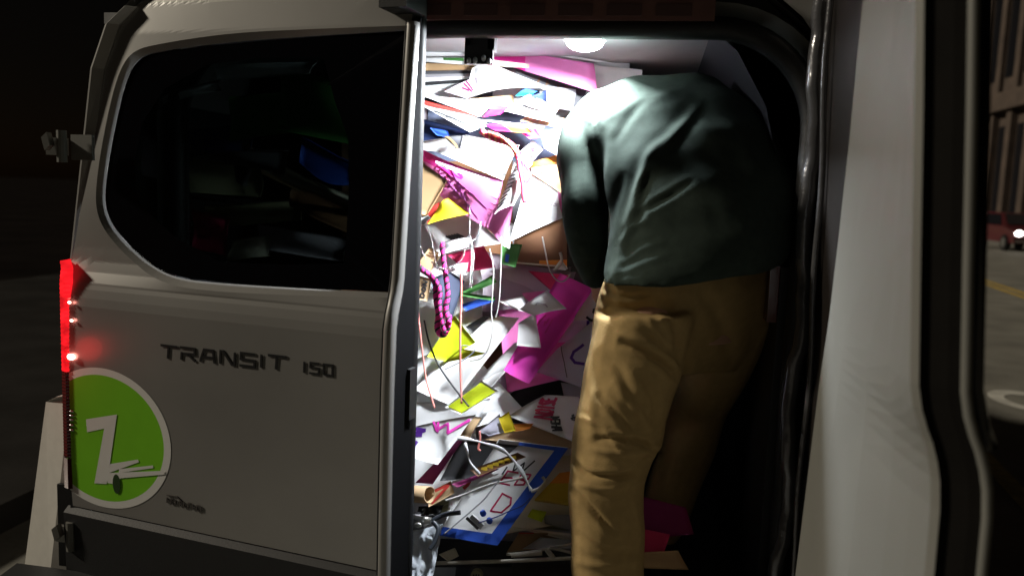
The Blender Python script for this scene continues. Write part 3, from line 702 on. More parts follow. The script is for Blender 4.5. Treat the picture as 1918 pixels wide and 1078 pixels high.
# --- shirt
sb = MB()
def ring(pxl, pxr, py, Y, depth, pyr=None, dvec=V((-.35, .93, 0)), Yr=None):
    l, r = P(pxl, py, Y-.06), P(pxr, pyr or py, (Yr if Yr is not None else Y)+.24); c = (l+r)/2; a = (r-l)/2
    d = dvec.normalized(); return (c+d*0, a, d*depth)
tors = [(1133, 1452, 535, 482, -.05, .150), (1138, 1462, 508, 460, -.045, .150), (1150, 1470, 455, 410, -.02, .150), (1150, 1472, 400, 362, .01, .148),
        (1140, 1468, 345, 318, .045, .142), (1122, 1456, 295, 275, .085, .136), (1098, 1442, 255, 240, .125, .130), (1080, 1422, 222, 212, .165, .122), (1090, 1400, 196, 190, .195, .11), (1120, 1376, 172, 168, .225, .09), (1160, 1348, 152, 150, .25, .065), (1200, 1310, 138, 137, .265, .035)]
rg = []
for i in range(len(tors)-1):
    for t in (0, .5):
        q = [a_*(1-t)+b2_*t for a_, b2_ in zip(tors[i], tors[i+1])]
        f_ = min(1, max(0, (q[2]-180)/200)); l, r = P(q[0], q[2], q[4]-.03-.04*f_), P(q[1], q[3], q[4]+.03+.11*f_)
        rg.append(((l+r)/2, (r-l)/2, V((-.4*f_-.1, .93, 0)).normalized()*q[5]))
loft(sb, rg, 32)
limb(sb, [P(1130, 235, .22), P(1098, 262, .15), P(1090, 330, .09), P(1095, 410, .05), P(1102, 470, .07), P(1112, 512, .12)], [.083, .064, .052, .050, .044, .035], 18)
limb(sb, [P(1360, 250, .30), P(1390, 290, .38), P(1380, 350, .48), P(1330, 400, .55), P(1300, 420, .60)], [.085, .066, .055, .05, .04], 18)
sm = remesh(sb, .0065, 16, .5)
sf = [([(1310, 195), (1262, 250), (1212, 300), (1185, 400), (1146, 520)], 8, .010), ([(1290, 225), (1242, 285), (1196, 345), (1172, 420)], 7, .007),
      ([(1295, 338), (1245, 372), (1190, 408)], 6, -.010), ([(1240, 455), (1195, 470), (1150, 500)], 6, .006), ([(1215, 415), (1185, 428), (1165, 455)], 5, .006),
      ([(1250, 480), (1200, 495), (1145, 512)], 6, .005), ([(1280, 165), (1220, 185), (1165, 205), (1130, 228)], 8, .006), ([(1240, 172), (1190, 205), (1150, 262)], 7, -.006),
      ([(1052, 222), (1090, 222), (1114, 236), (1115, 275)], 3.2, .004), ([(1115, 238), (1135, 212), (1165, 192)], 3.2, .004),
      ([(1077, 250), (1070, 330), (1075, 410)], 6, .004), ([(1106, 250), (1098, 320), (1102, 390)], 6, .005), ([(1090, 300), (1085, 380), (1092, 450)], 5, -.004),
      ([(1060, 440), (1095, 455), (1130, 446)], 6, -.006), ([(1062, 475), (1098, 488), (1132, 478)], 5, .005), ([(1128, 250), (1126, 340), (1136, 430)], 9, -.016),
      ([(1168, 330), (1150, 390), (1148, 440)], 7, -.008), ([(1330, 180), (1390, 260), (1420, 340)], 14, .005), ([(1260, 300), (1310, 340), (1350, 420)], 16, -.004),
      ([(1078, 500), (1105, 512), (1138, 505)], 4, .005), ([(1140, 526), (1230, 520), (1330, 506), (1450, 482)], 3, .0025), ([(1170, 440), (1215, 430), (1260, 445)], 7, -.004), ([(1220, 300), (1205, 360), (1200, 420)], 6, -.005)]
toobj(sm, 'shirt', SHIRT, person, V(che), foldfn(sf, [(.0022, 31, 17, 13, 0), (.0018, -19, 23, 37, 1), (.0012, 53, -41, 29, 2)], .40))
# --- trousers
tb = MB()
loft(tb, [ring(1142, 1448, 500, .0, .115, 470), ring(1128, 1455, 545, .0, .115, 520), ring(1112, 1450, 605, .01, .108, 575), ring(1105, 1420, 650, .02, .095, 640), ring(1150, 1380, 690, .03, .07)], 28)
def leg(tab):
    """tab: (left px, right px, y, depth Y, half depth)"""
    loft(tb, [(lambda l, r: ((l+r)/2, (r-l)/2, V((.12, 1, 0)).normalized()*d))(P(a_, y, Y), P(c_, y, Y)) for a_, c_, y, Y, d in tab], 20)
leg([(1115, 1300, 585, -.04, .105), (1104, 1292, 640, -.05, .105), (1093, 1280, 700, -.06, .10), (1086, 1262, 745, -.07, .095), (1078, 1248, 790, -.08, .09), (1071, 1240, 832, -.085, .087),
     (1066, 1222, 865, -.09, .08), (1064, 1210, 905, -.095, .076), (1068, 1206, 960, -.10, .073), (1072, 1206, 1020, -.10, .072), (1074, 1206, 1090, -.10, .072), (1072, 1200, 1200, -.10, .07), (1076, 1192, 1262, -.10, .07)])
limb(tb, [rhip+V((0, 0, .03)), (rhip+rkn)/2, rkn, (rkn+ran)/2, ran+V((0, 0, .02))], [.105, .092, .076, .07, .062], 18)
tm = remesh(tb, .0052, 10, .5)
tf = [([(1165, 640), (1222, 668), (1266, 704)], 6, -.011), ([(1160, 622), (1225, 648), (1275, 690)], 7, .006), ([(1125, 742), (1160, 780), (1190, 818)], 6, -.007), ([(1150, 720), (1195, 770), (1222, 812)], 8, .006),
      ([(1120, 820), (1195, 826), (1236, 850)], 5, -.010), ([(1110, 840), (1180, 848), (1238, 838)], 7, .007), ([(1073, 862), (1106, 890), (1190, 888)], 5, -.009), ([(1085, 905), (1140, 915), (1205, 898)], 6, .006),
      ([(1068, 912), (1112, 957), (1152, 998)], 5, -.008), ([(1212, 860), (1180, 885), (1150, 893)], 5, -.006), ([(1134, 541), (1170, 556), (1210, 552)], 5, -.005),
      ([(1125, 575), (1175, 590), (1240, 588)], 7, .005), ([(1240, 560), (1270, 620), (1272, 680)], 9, -.006), ([(1100, 680), (1112, 760), (1105, 830)], 8, .004), ([(1215, 600), (1245, 640), (1262, 650)], 6, .005),
      ([(1085, 1000), (1130, 1030), (1190, 1036)], 6, -.005), ([(1080, 1050), (1140, 1060), (1200, 1048)], 7, .004), ([(1185, 940), (1195, 1000), (1190, 1060)], 7, .004), ([(1130, 660), (1165, 700), (1180, 750)], 8, -.004),
      ([(1200, 700), (1225, 745), (1230, 790)], 7, -.005), ([(1085, 780), (1130, 800), (1165, 850)], 5, .004), ([(1310, 540), (1350, 600), (1370, 680)], 12, -.005)]
toobj(tm, 'trousers', KHAKI, person, V(pel), foldfn(tf, [(.0018, 37, 23, 19, 0), (.0014, -29, 31, 43, 1)]))
for a_, d in ((lan, V((-.1, 1, 0))), (ran, V((0, 1, 0)))):
    q = MB(); limb(q, [a_+V((0, -.02, -.04)), a_+d*.09+V((0, 0, -.05)), a_+d*.18+V((0, 0, -.06))], [.042, .045, .036])
    loft(q, [(a_+d*.075+V((0, 0, -.105)), V((.05, 0, 0)), V((0, .14, 0))), (a_+d*.075+V((0, 0, -.085)), V((.05, 0, 0)), V((0, .14, 0)))], 16)
    toobj(remesh(q, .008, 2), 'shoe', SHOE, person, V(a_))
# ------------------------------------------------------------------ signs crammed into the van
YB = [(60, .44), (300, .43), (500, .39), (700, .33), (900, .24), (1078, .13)]
def Yd(py): return lerp(YB, py)
PAL = dict(shaded_mag=(.20, .008, .08), white=(.84, .84, .84), cream=(.72, .66, .52), pink=(.80, .22, .52), mag=(.72, .03, .30), hot=(.85, .06, .52), crim=(.62, .03, .12), red=(.62, .05, .04), tan=(.42, .27, .14), card=(.50, .34, .19),
           brown=(.16, .075, .035), black=(.03, .03, .032), grey=(.34, .33, .35), dgrey=(.10, .10, .11), mauve=(.46, .40, .45), yel=(.80, .62, .02), lime=(.62, .74, .02), olive=(.42, .40, .24), green=(.05, .18, .04), teal=(.03, .35, .45),
           blue=(.03, .10, .55), navy=(.02, .035, .11), slate=(.10, .12, .19), orange=(.75, .28, .04), maroon=(.20, .02, .10), purple=(.12, .03, .35), gold=(.62, .42, .03), lav=(.70, .68, .82), silver=(.6, .62, .62))
def paper(c): return mat('paper_'+c, PAL[c], .62 if c != 'black' else .5, grain=.06, gscale=14, bump=.06, bscale=30, spec=.3)
def ink(c): return mat('ink_'+c, PAL[c], .5)
FONT = {'A': [[(0, 1), (.5, 0), (1, 1)], [(.22, .6), (.8, .6)]], 'B': [[(0, 1), (0, 0), (.8, .1), (.75, .45), (0, .5), (.9, .6), (.85, .95), (0, 1)]], 'D': [[(0, 0), (0, 1), (.7, .9), (.95, .5), (.7, .08), (0, 0)]],
        'E': [[(1, 0), (0, 0), (0, 1), (1, 1)], [(0, .5), (.8, .5)]], 'H': [[(0, 0), (0, 1)], [(1, 0), (1, 1)], [(0, .5), (1, .5)]], 'I': [[(.5, 0), (.5, 1)]], 'L': [[(0, 0), (0, 1), (.9, 1)]],
        'N': [[(0, 1), (0, 0), (1, 1), (1, 0)]], 'O': [[(.5, 0), (.08, .25), (.05, .75), (.5, 1), (.93, .75), (.92, .25), (.5, 0)]], 'P': [[(0, 1), (0, 0), (.85, .1), (.85, .45), (0, .55)]],
        'R': [[(0, 1), (0, 0), (.85, .1), (.8, .45), (0, .52), (.95, 1)]], 'S': [[(.95, .08), (.4, 0), (.05, .25), (.9, .7), (.6, 1), (0, .92)]], 'T': [[(0, 0), (1, 0)], [(.5, 0), (.5, 1)]], 'U': [[(0, 0), (.03, .8), (.5, 1), (.95, .8), (1, 0)]],
        'V': [[(0, 0), (.5, 1), (1, 0)]], 'W': [[(0, 0), (.25, 1), (.5, .3), (.75, 1), (1, 0)]], 'C': [[(.95, .15), (.5, 0), (.08, .3), (.08, .75), (.5, 1), (.95, .85)]], 'K': [[(0, 0), (0, 1)], [(.9, 0), (0, .55), (.95, 1)]], 'Y': [[(0, 0), (.5, .5), (1, 0)], [(.5, .5), (.5, 1)]],
        'F': [[(0, 1), (0, 0), (1, 0)], [(0, .45), (.75, .45)]], 'M': [[(0, 1), (.1, 0), (.5, .6), (.9, 0), (1, 1)]], '/': [[(0, 1), (.6, 0)]], 'J': [[(.8, 0), (.8, .8), (.4, 1), (.05, .8)]], 'G': [[(.95, .15), (.5, 0), (.08, .3), (.08, .75), (.5, 1), (.95, .8), (.95, .55), (.6, .55)]], ' ': []}
def word(t, u0, v0, du, dv, lw, lh, skew=0.0, rnd=None):
    """strokes for a word; (du,dv) is the step per letter in sheet coordinates, lw/lh letter size; returns polylines"""
    out = []; rr = random.Random(len(t)*7+int(u0*100))
    dl_ = math.hypot(du, dv); ax = (du/dl_, dv/dl_); ay = (-ax[1], ax[0])
    for i, c in enumerate(t):
        ou, ov = u0+du*i, v0+dv*i
        for st in FONT.get(c, []):
            out.append([(ou+(x*lw)*ax[0]+(y*lh)*ay[0]+rr.uniform(-1, 1)*lw*.05, ov+(x*lw)*ax[1]+(y*lh)*ay[1]+rr.uniform(-1, 1)*lh*.05) for x, y in st])
    return out
_seed = [0]
def sheet(name, label, r, cor, L, col, cat='sign', th=.0016, bow=0.0, roll=0.0, tilt=0.0, marks=(), group='signs stacked inside the van', wob=.0022, n=8, two=None, shape=None):
    """a sheet of paper or board.  cor: four corners TL TR BR BL read in region r (each with an optional depth nudge).
       bow bends it about its vertical middle line, roll curls the lower edge towards the viewer, tilt pushes the top edge deeper"""
    _seed[0] += 1; rr = random.Random(_seed[0]); ph = [rr.uniform(0, 6.28) for _ in range(4)]
    pts = []
    for i, c in enumerate(cor):
        x, y = Q(r, c[0], c[1]); dy = c[2] if len(c) > 2 else 0
        pts.append(P(x, y, Yd(y)-.010*L+dy+(tilt/2 if i < 2 else -tilt/2)))
    A_, B_, Cc, D_ = pts
    nrm = ((B_-A_).cross(D_-A_)+(Cc-B_).cross(Cc-D_)); nrm = nrm.normalized() if nrm.length > 1e-9 else V((0, -1, 0))
    if nrm.dot(CAM-A_) < 0: nrm = -nrm
    size = max((B_-A_).length, (D_-A_).length)
    def at(u, v, o=0):
        p = (A_*(1-u)+B_*u)*(1-v)+(D_*(1-u)+Cc*u)*v
        h = bow*math.sin(math.pi*u)+roll*v*v*1.0+wob*(math.sin(3.1*u+ph[0]+2*v)+.6*math.sin(5*v+ph[1]-2.2*u))
        return p+nrm*(h+o)
    vs = [at(i/n, j/n, th/2) for j in range(n+1) for i in range(n+1)]; m_ = n+1; N0 = m_*m_
    vs += [at(i/n, j/n, -th/2) for j in range(n+1) for i in range(n+1)]
    fs = [(j*m_+i, j*m_+i+1, (j+1)*m_+i+1, (j+1)*m_+i) for j in range(n) for i in range(n)]
    fs += [tuple(N0+q for q in f)[::-1] for f in fs]
    per = [(i, 0) for i in range(n)]+[(n, j) for j in range(n)]+[(n-i, n) for i in range(n)]+[(0, n-j) for j in range(n)]
    ix = [j*m_+i for i, j in per]
    fs += [(ix[k], ix[(k+1) % len(ix)], N0+ix[(k+1) % len(ix)], N0+ix[k]) for k in range(len(ix))]
    o = mesh(name, vs, fs, paper(col), None, True)
    tag(o, label, cat, group)
    for mk in marks:
        strokes, wd, c = mk[0], mk[1], mk[2]; b = MB()
        for st in strokes:
            st2 = []
            for (a0, b0), (a1, b1) in zip(st, st[1:]):
                for k in range(3): st2.append((a0+(a1-a0)*k/3, b0+(b1-b0)*k/3))
            st2.append(st[-1])
            pw = [at(min(max(u, .0), 1), min(max(v, .0), 1), th/2+.0011) for u, v in st2]
            for k in range(len(pw)-1):
                d = pw[k+1]-pw[k]
                if d.length < 1e-6: continue
                s_ = d.cross(nrm).normalized()*wd/2; e_ = d.normalized()*wd*.3
                b.add([pw[k]-s_-e_, pw[k]+s_-e_, pw[k+1]+s_+e_, pw[k+1]-s_+e_], [(0, 1, 2, 3)])
        if b.v: b.build(mk[3] if len(mk) > 3 else 'marker_writing', ink(c), o)
    for (c, q, off) in (two or ()):        # printed or taped colour fields: sub-quads in sheet coordinates
        b = MB(); k = 5
        vs = []
        for j in range(k+1):
            for i in range(k+1):
                u = (q[0][0]*(1-i/k)+q[1][0]*i/k)*(1-j/k)+(q[3][0]*(1-i/k)+q[2][0]*i/k)*j/k
                v = (q[0][1]*(1-i/k)+q[1][1]*i/k)*(1-j/k)+(q[3][1]*(1-i/k)+q[2][1]*i/k)*j/k
                vs.append(at(u, v, th/2+off))
        b.add(vs, [(j*(k+1)+i, j*(k+1)+i+1, (j+1)*(k+1)+i+1, (j+1)*(k+1)+i) for j in range(k) for i in range(k)])
        b.build('tape_border' if off < .0009 else 'colour_panel', paper(c), o)
    o['_'] = 0; del o['_']
    return o, at, nrm
def rect(u0, v0, u1, v1): return [(u0, v0), (u1, v0), (u1, v1), (u0, v1)]
def scrib(n, u0, v0, u1, v1, seed=1, k=4):
    rr = random.Random(seed); out = []
    for i in range(n):
        u = u0+(u1-u0)*(i+.5)/n; out.append([(u+rr.uniform(-.3, .3)*(u1-u0)/n, v0+(v1-v0)*rr.random()) for _ in range(k)])
    return out
# ---- top of the pile (region 1)
sh = sheet
sh('white_board', 'thin white board lying at the very top left under the ceiling', 1, [(120, 128), (468, 150), (462, 268), (120, 272)], 7, 'white', tilt=.02)
sh('green_edged_board', 'narrow white board with a green stripe, left of the black latch plate', 1, [(120, 284), (455, 284), (462, 338), (120, 312)], 5, 'white', two=[('green', rect(.52, .02, .98, .5), .0006)])
sh('cardboard_sheet', 'long tan cardboard edge under the green striped board', 1, [(110, 326), (735, 338), (730, 372), (110, 385)], 4, 'tan', cat='cardboard')
sh('pink_board', 'large pale pink board slanting down from the ceiling lamp, topmost of the pink signs', 1, [(660, 292, .02), (790, 222, .03), (1460, 330, -.02), (1480, 560, -.03)], 5, 'pink', tilt=.02, two=[('mag', [(0, 0), (1, .0), (1, .22), (0, .35)], .0006)])
sh('white_board', 'long narrow white board along the top edge of the pale pink board', 1, [(760, 205), (1100, 236), (1640, 330), (1500, 318)], 4, 'white')
sh('cream_stick', 'short cream stick end just right of the black latch plate', 1, [(668, 300), (956, 334), (956, 362), (668, 346)], 8, 'cream', cat='stick', th=.008, wob=0)
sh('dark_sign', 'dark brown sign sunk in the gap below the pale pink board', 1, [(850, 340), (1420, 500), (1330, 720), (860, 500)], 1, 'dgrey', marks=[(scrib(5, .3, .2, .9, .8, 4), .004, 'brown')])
sh('crumpled_bag', 'crumpled grey plastic scrap near the shoulder, below the dark brown sign', 1, [(1040, 500), (1320, 520), (1300, 700), (1060, 640)], 4, 'grey', cat='plastic bag', wob=.01)
for i, (y0, c, lb) in enumerate([(386, 'dgrey', 'dark grey edge'), (415, 'grey', 'mid grey edge'), (440, 'white', 'white edge'), (470, 'black', 'black edge'), (500, 'silver', 'pale silver edge')]):
    sh('thin_board', lb+' of a thin board in the left stack of five below the cardboard', 1, [(100, y0-6+i*3), (548, y0-2-i*8), (552, y0+30-i*6), (100, y0+30+i*2)], 3+i, c)
sh('folded_white_sign', 'white sign folded to a grey underside with red ticks, left of the curled white sheet', 1, [(300, 545), (548, 430), (566, 555), (490, 606)], 9, 'mauve', bow=.006, marks=[([[(.45, .3), (.55, .62)], [(.6, .1), (.62, .75)], [(.7, .05), (.72, .7)]], .004, 'maroon')])
sh('white_sheet', 'big curled white sheet near the top, right of the folded sign with red ticks', 1, [(515, 368, .02), (770, 372, .03), (1115, 515), (470, 604, -.01)], 8, 'white', bow=.02)
sh('white_sheet', 'plain white sheet at the left edge under the stack of thin boards', 1, [(90, 500), (420, 520), (505, 604), (90, 585)], 7, 'white')
sh('tan_board', 'pale tan board edge under the big curled white sheet', 1, [(495, 600), (830, 572), (850, 660), (520, 628)], 10, 'card', cat='cardboard')
sh('white_sheet', 'long white sheet crossing above the red stripe', 1, [(90, 565), (520, 612), (840, 668), (600, 752)], 11, 'white', bow=.004)
sh('red_board', 'narrow red orange board running down to the right at upper left', 1, [(90, 598), (470, 704), (580, 745), (90, 640)], 12, 'red')
sh('white_poster', 'white poster with two grey pencil strokes under the red orange board', 1, [(90, 634), (560, 742), (660, 806), (500, 862)], 13, 'white', marks=[([[(.08, .25), (.2, .42), (.3, .5)], [(.12, .45), (.24, .5), (.34, .75)]], .0035, 'dgrey')])
sh('magenta_sign', 'small magenta red sign corner in the middle of the top stack', 1, [(600, 745), (690, 648), (800, 664), (735, 725)], 13, 'mag', two=[('hot', rect(.6, .0, 1, 1), .0012)])
sh('white_poster', 'white poster with a torn right edge in front of the tan cardboard near the sleeve', 1, [(770, 695), (960, 566), (1192, 682), (1130, 790)], 12, 'white', bow=.01, roll=.01)
sh('grey_card', 'grey triangular flap lying on the white poster with a torn edge', 1, [(900, 640), (985, 596), (1082, 690), (1060, 694)], 14, 'mauve')
sh('teal_scrap', 'small teal and blue scrap on the right end of the curled white sheet', 1, [(850, 580), (935, 524), (1025, 546), (985, 578)], 11, 'teal', cat='paper scrap', bow=.01, two=[('blue', rect(.5, 0, 1, 1), .0012)])
sh('dark_rag', 'dark crumpled rag beside the teal scrap', 1, [(975, 580), (1085, 528), (1100, 640), (1075, 655)], 12, 'navy', cat='rag', wob=.008)
sh('tan_board', 'brown cardboard strip ending at the sleeve, right of the orange paper', 1, [(890, 775), (945, 722), (1290, 760), (1280, 840)], 11, 'card', cat='cardboard')
sh('white_stick', 'long white stick with a rounded end lying across the orange paper', 1, [(430, 748), (720, 775), (1075, 812), (1060, 842)], 17, 'white', cat='stick', th=.007, wob=0)
sh('orange_paper', 'orange paper corner above the red braided cord', 1, [(600, 800), (930, 800), (985, 868), (700, 850)], 14, 'orange', two=[('mag', rect(.0, .0, .45, 1), .0012)])
sh('magenta_sign', 'magenta paper corner to the right of the orange paper', 1, [(780, 780), (985, 800), (1045, 900), (965, 915)], 13, 'hot')
sh('dark_sign', 'dark navy board tucked at the left edge below the white poster', 1, [(80, 745), (500, 852), (480, 1000), (80, 960)], 9, 'navy')
sh('blue_sign', 'bright blue strip lying on the dark navy board at left', 1, [(190, 828), (320, 846), (355, 905), (240, 885)], 14, 'blue')
sh('box', 'small open cardboard box with a dark mouth at left, beside the blue strip', 1, [(305, 896), (448, 884), (424, 985), (378, 988)], 19, 'dgrey', cat='box', th=.01, two=[('tan', [(0, 0), (.22, .0), (.75, 1), (.45, 1)], .0012)])
sh('grey_card', 'grey card under the small open cardboard box', 1, [(120, 925), (300, 955), (380, 1032), (120, 1000)], 13, 'grey')
sh('white_poster', 'pale white poster with blue dots touching the front of the sleeve', 1, [(1040, 855), (1330, 800), (1330, 1130), (1080, 985)], 13, 'lav', marks=[([[(.4+.1*i, .3+.07*(i % 3)), (.42+.1*i, .32+.07*(i % 3))] for i in range(5)], .004, 'teal')])
# ---- region 2
sh('white_poster', 'largest blank white poster, directly above the long pink sign', 2, [(60, 68), (470, 12), (885, 90), (756, 362)], 16, 'white', tilt=-.01, bow=.006)
sh('grey_card', 'grey printed card behind the red braided cord by the sleeve', 2, [(890, 140), (985, 50), (1072, 118), (985, 212)], 14, 'mauve', marks=[(word('WE', .4, .2, .18, .18, .16, .2), .004, 'purple')])
sh('white_tag', 'white rounded tag hanging beside the red braided cord', 2, [(905, 140), (955, 105), (985, 205), (925, 280)], 18, 'white', cat='tag', bow=.006, marks=[([[(.6, .2), (.65, .8)], [(.72, .2), (.75, .85)]], .003, 'dgrey')])
sh('cardboard_sheet', 'brown cardboard with an orange top band next to the sleeve', 2, [(960, 232), (1260, 140), (1260, 500), (970, 345)], 11, 'tan', cat='cardboard', two=[('orange', [(0, 0), (1, 0), (1, .22), (0, .25)], .0012)], marks=[([[(.3, .5), (.33, .6)]], .004, 'black')])
sh('pink_sign', 'long pink sign covered in dark purple scrawled writing, left of the white poster with fringe', 2, [(90, 95), (755, 372), (668, 765), (230, 450)], 15, 'pink', bow=.006,
   marks=[([[(.36, .05), (.62, .98)], [(.22, .2), (.86, .62)], [(.2, .42), (.75, .9)]], .0045, 'purple'), (word('WORK', .2, .22, .13, .07, .11, .16)+word('MOD', .22, .5, .16, .1, .14, .18)+word('A', .55, .72, .1, .06, .1, .14), .006, 'maroon')], two=[('mag', [(0, 0), (.62, .0), (.5, .28), (0, .3)], .0005)])
sh('white_stick', 'flat white strip lying across the long pink sign', 2, [(235, 212), (655, 348), (622, 384), (236, 240)], 19, 'white', cat='stick', th=.004)
sh('white_poster', 'white poster turning pink at its right edge, hanging below the red braided cord', 2, [(960, 300, .01), (1260, 500), (1260, 640), (805, 838)], 17, 'white', bow=.008, marks=[(word('SIGNS', .25, .28, .12, .03, .08, .09)+[[(.0, .2), (.3, .12)]], .0018, 'mauve')], two=[('pink', [(.75, .0), (1, 0), (1, 1), (.93, 1)], .0006)])
sh('fringed_poster', 'white poster with rows of short black pen strokes like a fringe', 2, [(862, 195), (985, 285), (838, 560), (690, 628)], 19, 'white', bow=.022, marks=[([[(.0+.08, .06+.085*i), (.45, .0+.085*i)] for i in range(11)], .0035, 'dgrey')])
sh('pink_sign', 'shaded mauve pink fold hanging below the fringed poster', 2, [(700, 545), (835, 548), (770, 880), (630, 720)], 16, 'pink', bow=.008)
sh('white_tag', 'pointed white paper tip hanging at the lower end of the white poster', 2, [(815, 690), (835, 700), (808, 895), (748, 862)], 20, 'white', cat='tag')
sh('cardboard_box', 'tan cardboard box side with a light edge at the left, above the yellow paper', 2, [(60, 180), (325, 362), (160, 636), (60, 620)], 17, 'tan', cat='box', th=.012, wob=.0006)
sh('red_brown_card', 'red brown card corner under the tan box', 2, [(155, 605), (268, 530), (250, 610), (170, 705)], 15, 'red')
sh('yellow_sign', 'bent yellow sign below the tan box, with a white string', 2, [(260, 560), (330, 500), (500, 622), (175, 702)], 16, 'yel', bow=.012)
sh('foil_scrap', 'crumpled silver foil wrapped at the left edge below the yellow sign', 2, [(95, 665), (170, 630), (200, 655), (130, 715)], 19, 'silver', cat='foil', wob=.006)
sh('grey_white_poster', 'greyish poster with slanted black pen strokes below the yellow sign', 2, [(150, 720), (470, 610), (760, 850), (250, 930)], 11, 'white', marks=[([[(.28+.05*i, .5), (.34+.05*i, .62)] for i in range(5)], .004, 'black'), (word('ILL', .3, .55, .06, .0, .04, .12), .003, 'dgrey')])
sh('white_sheet', 'white rolled paper edge above the crimson sign', 2, [(260, 850), (515, 800), (490, 880), (255, 950)], 15, 'white', bow=.012)
sh('crimson_sign', 'crimson red sign behind the silver ball chains', 2, [(330, 945), (605, 870), (696, 1038), (470, 1075)], 13, 'crim')
sh('green_sign', 'dark green sign with a small blue picture hanging below the pointed paper tip', 2, [(740, 850), (905, 862), (850, 1040), (735, 1010)], 14, 'green', two=[('blue', rect(.3, .5, .5, .85), .0012)])
sh('brown_box', 'large brown cardboard box behind the white strings, below the white poster', 2, [(850, 830), (1260, 640), (1260, 1060), (830, 1010)], 7, 'brown', cat='box', th=.03, two=[('cream', [(0, .94), (1, .93), (1, .97), (0, .99)], .0012), ('orange', [(.5, .85), (1, .82), (1, .93), (.5, .94)], .0012)])
sh('white_paper', 'white folded paper corner by the hanging sleeve, with a loop of white string', 2, [(1150, 1055), (1205, 975), (1262, 1050), (1240, 1062)], 14, 'white', cat='paper', bow=.006)
# ---- region 3
sh('tan_card', 'tan card with handwritten capital letters above the cardboard tag', 3, [(110, 140), (195, 10), (275, 55), (200, 178)], 14, 'card', cat='card', marks=[(word('UKE', .62, .85, .02, -.24, .22, .24), .004, 'brown')])
sh('cardboard_tag', 'cardboard tag reading DO N at the left edge', 3, [(98, 192), (212, 226), (178, 374), (86, 352)], 20, 'card', cat='tag', marks=[(word('DON', .50, .86, .02, -.26, .18, .24), .004, 'black')])
sh('slate_sign', 'slate blue sign behind the pink and black braided cord', 3, [(190, 235), (330, 170), (430, 238), (340, 520)], 13, 'slate')
sh('white_paper', 'white curled paper held by the chains above the slate blue sign', 3, [(300, 140), (455, 112), (448, 196), (320, 178)], 17, 'white', cat='paper', bow=.012)
sh('green_sign', 'long narrow green sign edge under the crimson sign', 3, [(410, 315), (620, 195), (650, 245), (440, 330)], 12, 'green')
sh('green_sign', 'thin green board lying flat just below the long green edge', 3, [(400, 312), (640, 345), (630, 372), (400, 336)], 13, 'green')
sh('grey_white_poster', 'wide shaded white poster deep in the pile behind the hot pink sign', 3, [(600, 170), (760, 150), (1180, 180), (1100, 480)], 6, 'mauve', bow=.01)  # white paper, its shade put into the mauve colour
sh('grey_white_poster', 'shaded plain white poster behind the white strings', 3, [(380, 250), (700, 200), (860, 500), (420, 520)], 4, 'mauve')  # white paper too, shade painted in as mauve
sh('crimson_sign', 'crimson red corner at the top of the hot pink sign', 3, [(860, 170), (1130, 195), (1130, 320), (1040, 325)], 9, 'crim')
sh('hot_pink_sign', 'long creased hot pink sign running down the middle of the pile', 3, [(1075, 185), (1298, 290), (868, 922), (695, 835)], 13, 'hot', bow=.012, roll=.01, wob=.004, marks=[(scrib(3, .15, .38, .6, .55, 9), .003, 'mag')])
sh('white_paper', 'white curved paper band crossing the hot pink sign', 3, [(800, 430, .0), (985, 300, .0), (1120, 425), (895, 470)], 16, 'white', cat='paper', bow=.016, marks=[([[(.42, .35), (.5, .3), (.62, .55), (.6, .7)]], .003, 'mauve')])
sh('white_paper', 'square white paper flap hanging below the curved band', 3, [(795, 520), (905, 455), (948, 688), (788, 672)], 15, 'white', cat='paper', roll=.008)
sh('white_paper', 'small white paper wing pointing left from the curved band', 3, [(665, 372), (828, 340), (848, 448), (770, 430)], 15, 'white', cat='paper', bow=.006)
sh('white_poster', 'long white poster lying diagonally in the middle, its lower end at the left', 3, [(600, 478), (800, 486), (345, 1075), (90, 965)], 13, 'white', bow=.01, tilt=.01)
sh('white_poster', 'white poster in half shade beneath the long diagonal white one', 3, [(770, 650), (955, 688), (720, 838), (420, 990)], 11, 'white')
sh('white_poster', 'narrow white strip right of the yellow bordered card', 3, [(600, 860), (735, 820), (600, 960), (420, 1085)], 11, 'white')
sh('yellow_sign', 'yellow green folded paper in the middle left, upright half of the fold', 3, [(365, 470), (520, 665), (310, 778), (180, 745)], 14, 'lime', bow=.006)
sh('yellow_flap', 'front flap of the folded yellow green paper', 3, [(405, 690), (580, 722), (420, 760), (290, 785)], 18, 'lime', roll=-.004)
sh('black_board', 'small black board corner right of the folded yellow green paper', 3, [(440, 545), (560, 470), (640, 500), (480, 590)], 11, 'black')
sh('blue_sign', 'dim blue sign strip behind the silver chain', 3, [(410, 395), (590, 340), (640, 370), (440, 440)], 10, 'blue')
sh('yellow_card', 'bright yellow card with a white border pointing right, left of the black boards', 3, [(300, 1085), (545, 905), (662, 980), (410, 1135)], 17, 'white', cat='card', two=[('lime', rect(.05, .08, .95, .92), .0012)], marks=[([[(.35, .1), (.42, .4), (.5, .3), (.55, .5)]], .003, 'white')])
sh('white_poster', 'lavender white poster with a purple curve beside the trouser leg', 3, [(1060, 690), (1300, 500), (1300, 980), (915, 848)], 11, 'lav', marks=[([[(.75, .3), (.55, .38), (.52, .5), (.62, .6), (.8, .62)]], .007, 'purple'), ([[(.12, .05), (.4, .6), (.52, .9)]], .002, 'dgrey')])
sh('white_poster', 'white poster lettered LOVED in black beside the hip', 3, [(1265, 280), (1420, 300), (1400, 500), (1165, 505)], 12, 'white', marks=[(word('LOVED', .36, .90, .105, -.17, .16, .22)+word('FO', .66, .75, .105, -.17, .14, .2), .006, 'black')])
